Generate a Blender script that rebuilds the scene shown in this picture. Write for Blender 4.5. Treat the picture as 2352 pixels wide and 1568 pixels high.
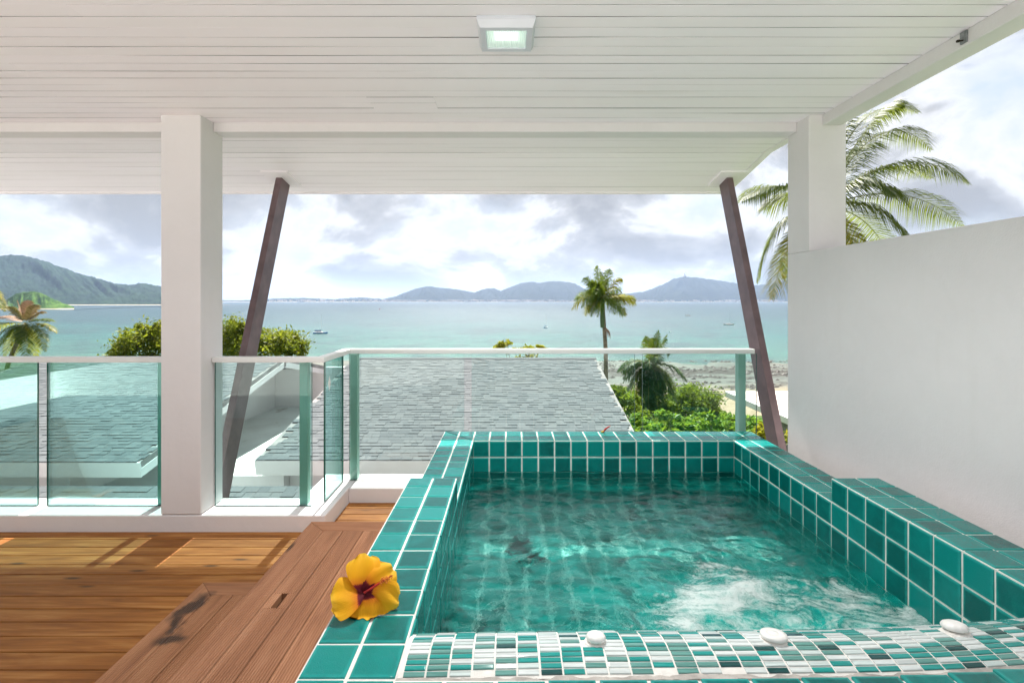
import bpy, math, random
import numpy as np
from mathutils import Vector, Matrix, Euler, noise as mnoise

for o in list(bpy.data.objects):
    bpy.data.objects.remove(o, do_unlink=True)
S = bpy.context.scene
COL = S.collection
R = math.radians
random.seed(7)
CZ = 22.0                     # camera height above the sea
F, CX, CY = 1115.0, 1172.0, 689.0

# ------------------------------------------------------------------ camera
cam = bpy.data.cameras.new('camera')
cam.sensor_width = 36.0
cam.lens = F / 2352 * 36.0
cam.shift_x = (1176 - CX) / 2352
cam.shift_y = -(784 - CY) / 2352
cam.clip_start = 0.05
cam.clip_end = 60000
co = bpy.data.objects.new('camera', cam)
co.location = (0, 0, CZ)
co.rotation_euler = (R(90), 0, 0)
COL.objects.link(co)
S.camera = co

# ------------------------------------------------------------------ sky and sun
SUN_EL = 51.5
W = bpy.data.worlds.new('World')
S.world = W
W.use_nodes = True
nt = W.node_tree
nt.nodes.clear()
def N(tree, kind, **kw):
    n = tree.nodes.new(kind)
    for k, v in kw.items():
        if k.startswith('i_'):
            n.inputs[k[2:].replace('_', ' ')].default_value = v
        else:
            setattr(n, k, v)
    return n
L = nt.links.new
sky = N(nt, 'ShaderNodeTexSky', sky_type='NISHITA', sun_disc=False, sun_elevation=R(SUN_EL), sun_rotation=0.0, altitude=20, dust_density=1.5)
tc = N(nt, 'ShaderNodeTexCoord')
def wmath(op, a, b):
    m = N(nt, 'ShaderNodeMath', operation=op)
    for i, v in enumerate((a, b)):
        if isinstance(v, (int, float)): m.inputs[i].default_value = v
        else: L(v, m.inputs[i])
    return m.outputs[0]
sep = N(nt, 'ShaderNodeSeparateXYZ'); L(tc.outputs['Generated'], sep.inputs[0])
el = wmath('POWER', wmath('MAXIMUM', sep.outputs[2], 0.0), 0.72)
def density(dz):
    c = N(nt, 'ShaderNodeCombineXYZ'); L(sep.outputs[0], c.inputs[0]); L(sep.outputs[1], c.inputs[1]); L(wmath('ADD', wmath('MULTIPLY', el, 1.15), dz), c.inputs[2])
    mp = N(nt, 'ShaderNodeMapping'); L(c.outputs[0], mp.inputs[0]); mp.inputs['Location'].default_value = (1.37, 0.62, 0.25)
    n = N(nt, 'ShaderNodeTexNoise'); L(mp.outputs[0], n.inputs['Vector'])
    n.inputs['Scale'].default_value = 4.3; n.inputs['Detail'].default_value = 9; n.inputs['Roughness'].default_value = 0.57; n.inputs['Distortion'].default_value = 0.25
    return n.outputs['Fac'], mp
d0, mp = density(0.0)
d1, _ = density(0.045)
lit = wmath('MULTIPLY', wmath('SUBTRACT', d0, d1), 1.5)           # crowns catch the light, undersides stay grey
thick = wmath('SUBTRACT', d0, lit)
cr = N(nt, 'ShaderNodeValToRGB'); L(thick, cr.inputs[0])
e = cr.color_ramp.elements
e[0].position = 0.27; e[0].color = (0.80, 0.88, 0.96, 1)
e[1].position = 0.64; e[1].color = (0.46, 0.457, 0.46, 1)
x = e.new(0.365); x.color = (0.97, 0.985, 1.0, 1)
x = e.new(0.40); x.color = (1.06, 1.06, 1.05, 1)
x = e.new(0.455); x.color = (0.93, 0.932, 0.935, 1)
x = e.new(0.51); x.color = (0.67, 0.67, 0.675, 1)
cov = N(nt, 'ShaderNodeValToRGB'); L(d0, cov.inputs[0])
cov.color_ramp.elements[0].position = 0.30; cov.color_ramp.elements[0].color = (0.70,) * 3 + (1,)
cov.color_ramp.elements[1].position = 0.46; cov.color_ramp.elements[1].color = (0.98,) * 3 + (1,)
b1 = N(nt, 'ShaderNodeBackground'); L(sky.outputs[0], b1.inputs[0]); b1.inputs[1].default_value = 0.05
b2 = N(nt, 'ShaderNodeBackground'); L(cr.outputs[0], b2.inputs[0]); b2.inputs[1].default_value = 0.292
mx = N(nt, 'ShaderNodeMixShader'); L(cov.outputs[0], mx.inputs[0]); L(b1.outputs[0], mx.inputs[1]); L(b2.outputs[0], mx.inputs[2])
wo = N(nt, 'ShaderNodeOutputWorld'); L(mx.outputs[0], wo.inputs[0])

sun = bpy.data.lights.new('sun', 'SUN')
sun.energy = 4.6
sun.angle = R(0.6)
sun.color = (1.0, 0.95, 0.87)
so = bpy.data.objects.new('sun', sun)
so.rotation_euler = (R(-(90 - SUN_EL)), 0, R(1.0))
so.location = (0, 20, CZ + 30)
COL.objects.link(so)

S.view_settings.view_transform = 'Standard'
S.view_settings.look = 'None'
S.view_settings.exposure = 1.72
S.view_settings.gamma = 1.0
S.view_settings.use_curve_mapping = False
S.render.engine = 'CYCLES'
cy = S.cycles
cy.use_denoising = True
cy.max_bounces = 14
cy.diffuse_bounces = 7
cy.glossy_bounces = 5
cy.transmission_bounces = 10
cy.transparent_max_bounces = 24
cy.volume_bounces = 1
cy.sample_clamp_indirect = 6.0
cy.caustics_reflective = False
cy.caustics_refractive = True
cy.blur_glossy = 0.3

# ------------------------------------------------------------------ helpers
def at(x, y, Y):
    """world point seen at reading (x, y) of the photograph at distance Y"""
    return Vector(((x - CX) * Y / F, Y, CZ - (y - CY) * Y / F))

def wl(p):
    return p.location + (wl(p.parent) if p.parent else Vector((0, 0, 0)))

def tag(o, label=None, cat=None, group=None, kind=None):
    if label: o['label'] = label
    if cat: o['category'] = cat
    if group: o['group'] = group
    if kind: o['kind'] = kind
    return o

def link(o, parent=None):
    COL.objects.link(o)
    if parent is not None:
        w = wl(parent)
        o.parent = parent
        o.location = Vector(o.location) - w
    return o

def empty(name, loc, label=None, cat=None, group=None, kind=None):
    o = bpy.data.objects.new(name, None)
    o.location = loc
    o.empty_display_size = 0.2
    COL.objects.link(o)
    return tag(o, label, cat, group, kind)

def obj(name, me, parent=None, loc=(0, 0, 0), rot=None, mat4=None):
    o = bpy.data.objects.new(name, me)
    if mat4 is not None:
        w = wl(parent) if parent else Vector((0, 0, 0))
        if parent: o.parent = parent
        o.matrix_basis = Matrix.Translation(-w) @ mat4
        COL.objects.link(o)
        return o
    o.location = loc
    if rot: o.rotation_euler = rot
    return link(o, parent)

class MB:
    """collects faces of one mesh"""
    def __init__(s):
        s.v, s.f, s.uv, s.sm = [], [], [], []
    def add(s, vs, fs, smooth=False, uv=None):
        b = len(s.v)
        s.v += [tuple(p) for p in vs]
        for k, f in enumerate(fs):
            s.f.append(tuple(b + i for i in f)); s.sm.append(smooth)
            s.uv.append([uv[i] for i in f] if uv else [(0.5, 0.5)] * len(f))
        return s
    def box(s, x0, x1, y0, y1, z0, z1, M=None):
        vs = [Vector((x, y, z)) for z in (z0, z1) for y in (y0, y1) for x in (x0, x1)]
        if M is not None: vs = [M @ p for p in vs]
        return s.add(vs, [(0, 2, 3, 1), (4, 5, 7, 6), (0, 1, 5, 4), (2, 6, 7, 3), (0, 4, 6, 2), (1, 3, 7, 5)])
    def cbox(s, x0, x1, y0, y1, z0, z1, c=0.004):
        """box with every edge chamfered"""
        import itertools
        cx, cy_, cz = (x0 + x1) / 2, (y0 + y1) / 2, (z0 + z1) / 2
        hx, hy, hz = (x1 - x0) / 2, (y1 - y0) / 2, (z1 - z0) / 2
        vs, ix = [], {}
        for sx in (-1, 1):
            for sy in (-1, 1):
                for sz in (-1, 1):
                    for ax in range(3):
                        d = [hx - c, hy - c, hz - c]; d[ax] += c
                        ix[(sx, sy, sz, ax)] = len(vs)
                        vs.append((cx + sx * d[0], cy_ + sy * d[1], cz + sz * d[2]))
        fs = []
        I = lambda *a: ix[a]
        for sg in (-1, 1):
            a = [I(sg, -1, -1, 0), I(sg, 1, -1, 0), I(sg, 1, 1, 0), I(sg, -1, 1, 0)]
            fs.append(a if sg > 0 else a[::-1])
            a = [I(-1, sg, -1, 1), I(-1, sg, 1, 1), I(1, sg, 1, 1), I(1, sg, -1, 1)]
            fs.append(a if sg > 0 else a[::-1])
            a = [I(-1, -1, sg, 2), I(1, -1, sg, 2), I(1, 1, sg, 2), I(-1, 1, sg, 2)]
            fs.append(a if sg > 0 else a[::-1])
        for a in (-1, 1):
            for b in (-1, 1):
                fs.append([I(a, b, -1, 0), I(a, b, 1, 0), I(a, b, 1, 1), I(a, b, -1, 1)][::(1 if a * b < 0 else -1)])
                fs.append([I(a, -1, b, 0), I(a, 1, b, 0), I(a, 1, b, 2), I(a, -1, b, 2)][::(1 if a * b > 0 else -1)])
                fs.append([I(-1, a, b, 1), I(1, a, b, 1), I(1, a, b, 2), I(-1, a, b, 2)][::(1 if a * b < 0 else -1)])
                for c_ in (-1, 1):
                    fs.append([I(a, b, c_, 0), I(a, b, c_, 1), I(a, b, c_, 2)][::(1 if a * b * c_ > 0 else -1)])
        return s.add(vs, fs)
    def tube(s, pts, rad, n=8, cap=True, smooth=True):
        pts = [Vector(p) for p in pts]
        vs = []
        for i, p in enumerate(pts):
            d = (pts[min(i + 1, len(pts) - 1)] - pts[max(i - 1, 0)]).normalized()
            u = d.orthogonal().normalized() if i == 0 else (u - d * u.dot(d)).normalized()
            w = d.cross(u)
            r = rad[i] if isinstance(rad, (list, tuple)) else rad
            for k in range(n):
                a = 2 * math.pi * k / n
                vs.append(p + (u * math.cos(a) + w * math.sin(a)) * r)
        fs = []
        for i in range(len(pts) - 1):
            for k in range(n):
                fs.append((i * n + k, i * n + (k + 1) % n, (i + 1) * n + (k + 1) % n, (i + 1) * n + k))
        s.add(vs, fs, smooth)
        if cap:
            s.add(vs[:n], [tuple(range(n))[::-1]]); s.add(vs[-n:], [tuple(range(n))])
        return s
    def lathe(s, prof, n=24, M=None, smooth=True, mod=None):
        vs, fs = [], []
        for j, (r, z) in enumerate(prof):
            for k in range(n):
                a = 2 * math.pi * k / n
                rr = r * (mod(k, j) if mod else 1)
                p = Vector((rr * math.cos(a), rr * math.sin(a), z))
                vs.append(M @ p if M is not None else p)
        for j in range(len(prof) - 1):
            for k in range(n):
                fs.append((j * n + k, j * n + (k + 1) % n, (j + 1) * n + (k + 1) % n, (j + 1) * n + k))
        fs.append(tuple(range((len(prof) - 1) * n, len(prof) * n)))
        return s.add(vs, fs, smooth)
    def mesh(s, name, mat):
        me = bpy.data.meshes.new(name)
        me.from_pydata(s.v, [], s.f)
        uvl = me.uv_layers.new(name='UVMap')
        flat = [c for f in s.uv for q in f for c in q]
        uvl.data.foreach_set('uv', flat)
        me.polygons.foreach_set('use_smooth', s.sm)
        for m in (mat if isinstance(mat, (list, tuple)) else [mat]): me.materials.append(m)
        me.update()
        return me
    def build(s, name, mat, parent=None):
        return obj(name, s.mesh(name, mat), parent)

def np_mesh(name, V, Q, mat, smooth=False):
    me = bpy.data.meshes.new(name)
    V = np.asarray(V, np.float32); Q = np.asarray(Q, np.int32)
    k = Q.shape[1]
    me.vertices.add(len(V)); me.vertices.foreach_set('co', V.ravel())
    me.loops.add(Q.size); me.loops.foreach_set('vertex_index', Q.ravel())
    me.polygons.add(len(Q)); me.polygons.foreach_set('loop_start', np.arange(0, Q.size, k, dtype=np.int32))
    try: me.polygons.foreach_set('loop_total', np.full(len(Q), k, np.int32))
    except Exception: pass
    me.polygons.foreach_set('use_smooth', np.full(len(Q), smooth))
    me.materials.append(mat)
    me.update(calc_edges=True); me.validate()
    return me

def grid_faces(nu, nv):
    i = np.arange((nu - 1) * (nv - 1)); u = i // (nv - 1); v = i % (nv - 1)
    a = u * nv + v
    return np.stack([a, a + nv, a + nv + 1, a + 1], 1)

# ------------------------------------------------------------------ materials
class Mat:
    def __init__(s, name):
        s.m = bpy.data.materials.new(name); s.m.use_nodes = True
        s.t = s.m.node_tree; s.t.nodes.clear()
        s.out = s.t.nodes.new('ShaderNodeOutputMaterial')
    def n(s, kind, **kw): return N(s.t, kind, **kw)
    def l(s, a, b): s.t.links.new(a, b)
    def coord(s, which='Object', scale=(1, 1, 1), rnd=0.0, rot=(0, 0, 0)):
        if which == 'World':
            src = s.n('ShaderNodeNewGeometry').outputs['Position']
        else:
            src = s.n('ShaderNodeTexCoord').outputs[which]
        if rnd:
            oi = s.n('ShaderNodeObjectInfo')
            m = s.n('ShaderNodeMath', operation='MULTIPLY'); s.l(oi.outputs['Random'], m.inputs[0]); m.inputs[1].default_value = rnd
            a = s.n('ShaderNodeVectorMath', operation='ADD'); s.l(src, a.inputs[0]); s.l(m.outputs[0], a.inputs[1]); src = a.outputs[0]
        mp = s.n('ShaderNodeMapping'); s.l(src, mp.inputs[0]); mp.inputs['Scale'].default_value = scale; mp.inputs['Rotation'].default_value = rot
        return mp.outputs[0]
    def noise(s, vec, scale, detail=4, rough=0.55, dist=0.0):
        n = s.n('ShaderNodeTexNoise'); s.l(vec, n.inputs['Vector'])
        n.inputs['Scale'].default_value = scale; n.inputs['Detail'].default_value = detail
        n.inputs['Roughness'].default_value = rough; n.inputs['Distortion'].default_value = dist
        return n.outputs['Fac']
    def ramp(s, fac, stops, interp='LINEAR'):
        r = s.n('ShaderNodeValToRGB'); s.l(fac, r.inputs[0]); r.color_ramp.interpolation = interp
        els = r.color_ramp.elements
        els[0].position, els[0].color = stops[0][0], tuple(stops[0][1]) + (1,)
        els[1].position, els[1].color = stops[-1][0], tuple(stops[-1][1]) + (1,)
        for p, c in stops[1:-1]:
            x = els.new(p); x.color = tuple(c) + (1,)
        return r.outputs[0]
    def math(s, op, a, b=None, c=None, clamp=False):
        m = s.n('ShaderNodeMath', operation=op, use_clamp=clamp)
        for i, v in enumerate((a, b, c)):
            if v is None: continue
            if isinstance(v, (int, float)): m.inputs[i].default_value = v
            else: s.l(v, m.inputs[i])
        return m.outputs[0]
    def mix(s, fac, a, b, blend='MIX'):
        m = s.n('ShaderNodeMix', data_type='RGBA', blend_type=blend)
        for sock, v in ((m.inputs[0], fac), (m.inputs[6], a), (m.inputs[7], b)):
            if isinstance(v, (int, float)): sock.default_value = v if sock == m.inputs[0] else (v, v, v, 1)
            elif isinstance(v, (tuple, list)): sock.default_value = tuple(v) + ((1,) if len(v) == 3 else ())
            else: s.l(v, sock)
        return m.outputs[2]
    def bump(s, h, strength=0.3, dist=0.01, normal=None):
        b = s.n('ShaderNodeBump'); s.l(h, b.inputs['Height'])
        b.inputs['Strength'].default_value = strength; b.inputs['Distance'].default_value = dist
        if normal is not None: s.l(normal, b.inputs['Normal'])
        return b.outputs[0]
    def rand(s):
        """random value per object and per loose piece"""
        a = s.n('ShaderNodeObjectInfo').outputs['Random']
        b = s.n('ShaderNodeNewGeometry').outputs['Random Per Island']
        return s.math('FRACT', s.math('ADD', a, s.math('MULTIPLY', b, 7.31)))
    def principled(s, color, rough=0.5, normal=None, spec=0.5, metal=0.0, **kw):
        p = s.n('ShaderNodeBsdfPrincipled')
        for sock, v in (('Base Color', color), ('Roughness', rough), ('Metallic', metal), ('Specular IOR Level', spec)):
            if isinstance(v, (int, float)): p.inputs[sock].default_value = v
            elif isinstance(v, (tuple, list)): p.inputs[sock].default_value = tuple(v) + ((1,) if len(v) == 3 else ())
            else: s.l(v, p.inputs[sock])
        for k, v in kw.items():
            p.inputs[k].default_value = v
        if normal is not None: s.l(normal, p.inputs['Normal'])
        s.l(p.outputs[0], s.out.inputs[0])
        return p

def plain(name, color, rough=0.5, var=0.06, scale=6, bump=0.0, metal=0.0, spec=0.5):
    m = Mat(name)
    v = m.coord('Object')
    f = m.noise(v, scale, 5)
    lo = tuple(c * (1 - var) for c in color); hi = tuple(min(1, c * (1 + var)) for c in color)
    c = m.ramp(f, [(0.3, lo), (0.7, hi)])
    nrm = m.bump(m.noise(v, scale * 14, 3), bump, 0.004) if bump else None
    m.principled(c, rough, nrm, spec, metal)
    return m.m

def wall_paint():
    m = Mat('white_render')
    v = m.coord('World')
    f = m.noise(v, 1.3, 6, 0.6)
    f = m.math('ADD', m.math('MULTIPLY', f, 0.7), m.math('MULTIPLY', m.noise(m.coord('World', (1, 1, 1)), 5.0, 5, 0.65, 0.8), 0.3))
    c = m.ramp(f, [(0.3, (0.70, 0.672, 0.678)), (0.7, (0.765, 0.738, 0.745))])
    st = m.noise(m.coord('World', (9, 9, 0.9)), 1.5, 5, 0.6)
    c = m.mix(m.math('MULTIPLY', m.ramp(st, [(0.58, (0, 0, 0)), (0.78, (1, 1, 1))]), 0.16), c, (0.62, 0.60, 0.57))
    h = m.math('ADD', m.math('MULTIPLY', m.noise(v, 26, 3), 0.7), m.math('MULTIPLY', m.noise(v, 190, 2), 0.35))
    m.principled(c, 0.75, m.bump(h, 0.32, 0.007), 0.25)
    return m.m

def wood(name, cols, rough=0.55, stain=None, spec=0.3):
    m = Mat(name)
    v = m.coord('Object', (1, 1, 1), 37.0)
    g = m.n('ShaderNodeMapping'); m.l(v, g.inputs[0]); g.inputs['Scale'].default_value = (1.6, 26, 26)
    f = m.noise(g.outputs[0], 1.0, 8, 0.62, 0.9)
    g2 = m.n('ShaderNodeMapping'); m.l(v, g2.inputs[0]); g2.inputs['Scale'].default_value = (0.9, 5, 5)
    f2 = m.noise(g2.outputs[0], 1.6, 4, 0.6, 1.4)
    c = m.ramp(m.math('ADD', m.math('MULTIPLY', f, 0.6), m.math('MULTIPLY', f2, 0.4)), [(0.30, cols[0]), (0.5, cols[1]), (0.70, cols[2])])
    r = m.rand()
    c = m.mix(m.math('MULTIPLY_ADD', r, 0.34, 0.02), c, cols[0])
    # knots and nail spots
    g3 = m.n('ShaderNodeMapping'); m.l(v, g3.inputs[0]); g3.inputs['Scale'].default_value = (2.6, 11, 11)
    vo = m.n('ShaderNodeTexVoronoi'); m.l(g3.outputs[0], vo.inputs['Vector']); vo.inputs['Scale'].default_value = 1.0
    kn = m.ramp(vo.outputs['Distance'], [(0.05, (1, 1, 1)), (0.15, (0, 0, 0))])
    c = m.mix(m.math('MULTIPLY', kn, 0.8), c, (0.035, 0.016, 0.008))
    if stain:
        p = m.coord('World')
        wob = m.n('ShaderNodeTexNoise'); m.l(p, wob.inputs['Vector']); wob.inputs['Scale'].default_value = 11; wob.inputs['Detail'].default_value = 5
        wv = m.n('ShaderNodeVectorMath', operation='MULTIPLY_ADD'); m.l(wob.outputs['Color'], wv.inputs[0]); wv.inputs[1].default_value = (0.16, 0.16, 0); m.l(p, wv.inputs[2])
        tot = None
        for (sx, sy, rx, ry) in stain:
            sb = m.n('ShaderNodeVectorMath', operation='SUBTRACT'); m.l(wv.outputs[0], sb.inputs[0]); sb.inputs[1].default_value = (sx + 0.08, sy + 0.08, 0)
            ml = m.n('ShaderNodeVectorMath', operation='MULTIPLY'); m.l(sb.outputs[0], ml.inputs[0]); ml.inputs[1].default_value = (1 / rx, 1 / ry, 0)
            ln = m.n('ShaderNodeVectorMath', operation='LENGTH'); m.l(ml.outputs[0], ln.inputs[0])
            k = m.ramp(ln.outputs['Value'], [(0.40, (1, 1, 1)), (1.15, (0, 0, 0))])
            tot = k if tot is None else m.math('MAXIMUM', tot, k)
        c = m.mix(m.math('MULTIPLY', tot, 0.86), c, (0.028, 0.020, 0.017))
    h = m.math('ADD', f, m.math('MULTIPLY', m.noise(g.outputs[0], 5, 3), 0.4))
    m.principled(c, rough, m.bump(h, 0.35, 0.0025), spec)
    return m.m

def tile_mat(name, base, edge, rough=0.07, crackle=0.25):
    m = Mat(name)
    uv = m.n('ShaderNodeUVMap')
    s_ = m.n('ShaderNodeSeparateXYZ'); m.l(uv.outputs[0], s_.inputs[0])
    a = m.math('ABSOLUTE', m.math('SUBTRACT', s_.outputs[0], 0.5)); b = m.math('ABSOLUTE', m.math('SUBTRACT', s_.outputs[1], 0.5))
    ed = m.math('MAXIMUM', a, b)
    v = m.coord('Object', (1, 1, 1), 19.0)
    n_ = m.noise(v, 13, 6, 0.62, 0.8)
    r = m.rand()
    dark = tuple(c * 0.55 for c in base); lite = tuple(min(1, c * 1.2) for c in base)
    c = m.ramp(m.math('ADD', m.math('MULTIPLY', n_, 0.5), m.math('MULTIPLY', r, 0.5)), [(0.28, dark), (0.68, lite)])
    c = m.mix(m.ramp(m.math('ADD', ed, m.math('MULTIPLY', m.math('SUBTRACT', n_, 0.5), 0.12)), [(0.40, (0, 0, 0)), (0.505, (1, 1, 1))]), c, edge)
    vo = m.n('ShaderNodeTexVoronoi', feature='DISTANCE_TO_EDGE'); m.l(v, vo.inputs['Vector']); vo.inputs['Scale'].default_value = 170
    h = m.math('ADD', m.math('MULTIPLY', m.ramp(vo.outputs['Distance'], [(0.0, (0, 0, 0)), (0.12, (1, 1, 1))]), 0.25), m.math('MULTIPLY', m.noise(v, 45, 3), 1.2))
    m.principled(c, rough, m.bump(h, crackle, 0.003), 0.36)
    return m.m

def leaf_mat(name, c1, c2, c3, trans=0.45, rough=0.45):
    m = Mat(name)
    r = m.rand()
    v = m.coord('World')
    f = m.math('ADD', m.math('MULTIPLY', r, 0.55), m.math('MULTIPLY', m.noise(v, 1.1, 3), 0.45))
    c = m.ramp(f, [(0.22, c1), (0.5, c2), (0.8, c3)])
    p = m.n('ShaderNodeBsdfPrincipled'); m.l(c, p.inputs['Base Color']); p.inputs['Roughness'].default_value = rough; p.inputs['Specular IOR Level'].default_value = 0.18
    t = m.n('ShaderNodeBsdfTranslucent')
    m.l(m.mix(0.55, c, (0.30, 0.36, 0.02)), t.inputs[0])
    x = m.n('ShaderNodeMixShader'); x.inputs[0].default_value = trans
    m.l(p.outputs[0], x.inputs[1]); m.l(t.outputs[0], x.inputs[2]); m.l(x.outputs[0], m.out.inputs[0])
    return m.m

def glass_mat(name, tint, gloss=0.9):
    m = Mat(name)
    fr = m.n('ShaderNodeFresnel'); fr.inputs[0].default_value = 1.45
    t = m.n('ShaderNodeBsdfTransparent'); t.inputs[0].default_value = tuple(tint) + (1,)
    g = m.n('ShaderNodeBsdfGlossy'); g.inputs['Roughness'].default_value = 0.0; g.inputs[0].default_value = (gloss, gloss, gloss, 1)
    x = m.n('ShaderNodeMixShader'); m.l(m.math('MULTIPLY', fr.outputs[0], 0.6), x.inputs[0]); m.l(t.outputs[0], x.inputs[1]); m.l(g.outputs[0], x.inputs[2])
    m.l(x.outputs[0], m.out.inputs[0])
    return m.m

M = {}
M['white'] = wall_paint()
def ceiling_paint():
    m = Mat('white_ceiling_paint')
    v = m.coord('World')
    c = m.ramp(m.noise(v, 1.1, 5, 0.6), [(0.3, (0.93, 0.868, 0.915)), (0.7, (0.955, 0.902, 0.945))])
    oi = m.n('ShaderNodeObjectInfo')
    c = m.mix(m.math('MULTIPLY', oi.outputs['Random'], 0.22), c, (0.84, 0.80, 0.785))
    st = m.noise(m.coord('World', (0.5, 6, 6)), 1.6, 5, 0.65)
    c = m.mix(m.math('MULTIPLY', m.ramp(st, [(0.62, (0, 0, 0)), (0.8, (1, 1, 1))]), 0.2), c, (0.62, 0.55, 0.42))
    g = m.noise(m.coord('Object', (3, 60, 60), 11), 1.0, 4, 0.6, 0.6)
    m.principled(c, 0.5, m.bump(g, 0.10, 0.002), 0.3)
    return m.m
M['ceil'] = ceiling_paint()
M['ceil_back'] = plain('dark_batten', (0.06, 0.045, 0.035), 0.9)
M['deck'] = wood('deck_timber', [(0.12, 0.037, 0.007), (0.30, 0.112, 0.023), (0.52, 0.255, 0.078)], 0.55, None, 0.2)
M['bench'] = wood('bench_timber', [(0.19, 0.082, 0.042), (0.335, 0.158, 0.082), (0.47, 0.25, 0.145)], 0.5)
M['step'] = wood('step_timber', [(0.17, 0.072, 0.034), (0.31, 0.142, 0.068), (0.44, 0.225, 0.12)], 0.5,
                 stain=[(-1.285, 1.95, 0.045, 0.13), (-1.245, 1.775, 0.085, 0.055), (-1.275, 1.86, 0.03, 0.08)])
M['under'] = plain('dark_joist', (0.02, 0.012, 0.008), 0.9)
M['tile'] = tile_mat('teal_glaze', (0.001, 0.180, 0.165), (0.02, 0.32, 0.29))
M['grout'] = plain('pale_grout', (0.80, 0.765, 0.72), 0.85, 0.12, 30, 0.5)
M['steel'] = plain('brown_steel', (0.150, 0.096, 0.103), 0.45, 0.25, 9, 0.12, 0.0, 0.5)
M['alu'] = plain('white_metal', (0.72, 0.72, 0.71), 0.35, 0.03, 4)
M['post'] = plain('glass_tinted_metal', (0.27, 0.50, 0.42), 0.4, 0.04, 5)  # green cast of the panes painted into pale metal
M['glass'] = glass_mat('green_glass', (0.74, 0.955, 0.94))
M['glass2'] = glass_mat('pale_green_glass', (0.915, 0.975, 0.967))
M['glass3'] = glass_mat('mid_green_glass', (0.85, 0.968, 0.958))
M['edge'] = plain('glass_edge', (0.02, 0.10, 0.08), 0.15, 0.1)
M['fixture'] = plain('lamp_housing_grey', (0.62, 0.64, 0.70), 0.35, 0.03)
M['plastic'] = plain('white_plastic', (0.80, 0.785, 0.755), 0.32, 0.03, 30)
M['concrete'] = plain('white_roof_coating', (0.72, 0.74, 0.73), 0.8, 0.10, 1.2, 0.25)
M['stone'] = plain('grey_stone', (0.25, 0.24, 0.24), 0.9, 0.35, 3.5, 0.8)
M['trunk'] = plain('palm_bark', (0.20, 0.165, 0.13), 0.9, 0.4, 6, 0.5)
M['trunk_d'] = plain('tree_bark', (0.10, 0.075, 0.05), 0.9, 0.4, 5, 0.6)

# ------------------------------------------------------------------ ground, sea, hills
def nz(x, y, s=1.0, seed=0.0):
    return mnoise.noise(Vector((x * s + seed, y * s - seed, seed * 0.37)))
def fbm(x, y, s, seed=0.0, o=4):
    a, t = 1.0, 0.0
    for _ in range(o):
        t += a * nz(x, y, s, seed); a *= 0.5; s *= 2.03
    return t

def ground_z(x, y):
    if y < 14: z = 15.0
    elif y < 35: z = 15.0 - (y - 14) / 21 * 2.4
    elif y < 82:
        t = (y - 35) / 47; z = 12.6 - (12.6 - 0.9) * (t * t * (3 - 2 * t))
    elif y < 178: z = 0.9 - (y - 82) / 96 * 0.95
    else: z = -0.05 - (y - 178) / 100 * 2.5
    if x < -20 and 20 < y < 200:              # the lawn bank on the left
        k = min(1, (-20 - x) / 40) * max(0, 1 - abs(y - 75) / 70)
        z += 4.0 * k
    if 30 < y < 82: z += fbm(x, y, 0.06, 3.3) * 0.8
    elif y >= 82: z += fbm(x, y, 0.05, 5.1) * 0.10
    return z

def ground_material():
    m = Mat('ground')
    p = m.n('ShaderNodeNewGeometry').outputs['Position']
    s_ = m.n('ShaderNodeSeparateXYZ'); m.l(p, s_.inputs[0])
    v = m.coord('World')
    sand = m.ramp(m.noise(v, 0.6, 6, 0.6), [(0.3, (0.22, 0.185, 0.12)), (0.7, (0.29, 0.25, 0.175))])
    wet = m.ramp(m.noise(m.coord('World', (0.05, 0.12, 1)), 1.0, 6, 0.62), [(0.35, (0.085, 0.10, 0.088)), (0.65, (0.145, 0.155, 0.13))])
    fw = m.ramp(m.math('ADD', s_.outputs[1], m.math('MULTIPLY', m.noise(v, 0.05, 3), 16)), [(0, (0, 0, 0)), (1, (1, 1, 1))])
    k = m.math('MULTIPLY_ADD', s_.outputs[1], 1 / 14.0, -112 / 14.0, clamp=True)
    c = m.mix(k, sand, wet)
    # weed and rubble on the tidal flat
    w1 = m.noise(m.coord('World', (0.055, 0.14, 1)), 1.0, 8, 0.72, 0.4)
    band = m.math('MULTIPLY', m.math('MULTIPLY_ADD', s_.outputs[1], 1 / 8.0, -104 / 8.0, clamp=True), m.math('MULTIPLY_ADD', s_.outputs[1], -1 / 30.0, 178 / 30.0, clamp=True))
    def near_row(y0, r, a): return m.math('MULTIPLY', m.math('MULTIPLY_ADD', m.math('ABSOLUTE', m.math('SUBTRACT', s_.outputs[1], y0)), -1.0 / r, 1.0, clamp=True), a)
    w1 = m.math('ADD', w1, m.math('ADD', near_row(146.0, 13.0, 0.12), near_row(122.0, 8.0, 0.10)))
    wk = m.math('MULTIPLY', m.ramp(w1, [(0.52, (0, 0, 0)), (0.57, (1, 1, 1))]), band)
    c = m.mix(m.math('MULTIPLY', wk, 0.95), c, (0.032, 0.028, 0.020))
    veg = m.ramp(m.noise(v, 0.9, 6, 0.65), [(0.3, (0.025, 0.055, 0.012)), (0.7, (0.075, 0.13, 0.028))])
    kv = m.math('MULTIPLY_ADD', s_.outputs[2], 1 / 1.2, -1.7 / 1.2, clamp=True)
    c = m.mix(kv, c, veg)
    m.principled(c, m.mix(k, 0.9, 0.5), m.bump(m.noise(v, 2.5, 5), 0.5, 0.15), 0.12)
    return m.m

xs = np.concatenate([np.linspace(-700, -150, 18), np.linspace(-140, 160, 101), np.linspace(175, 700, 18)])
ys = np.concatenate([np.linspace(-60, 10, 8), np.linspace(14, 200, 94), np.linspace(215, 420, 10)])
V = [(x, y, ground_z(x, y)) for x in xs for y in ys]
me = np_mesh('ground', V, grid_faces(len(xs), len(ys)), ground_material(), True)
tag(obj('ground', me), kind='structure')

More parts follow.
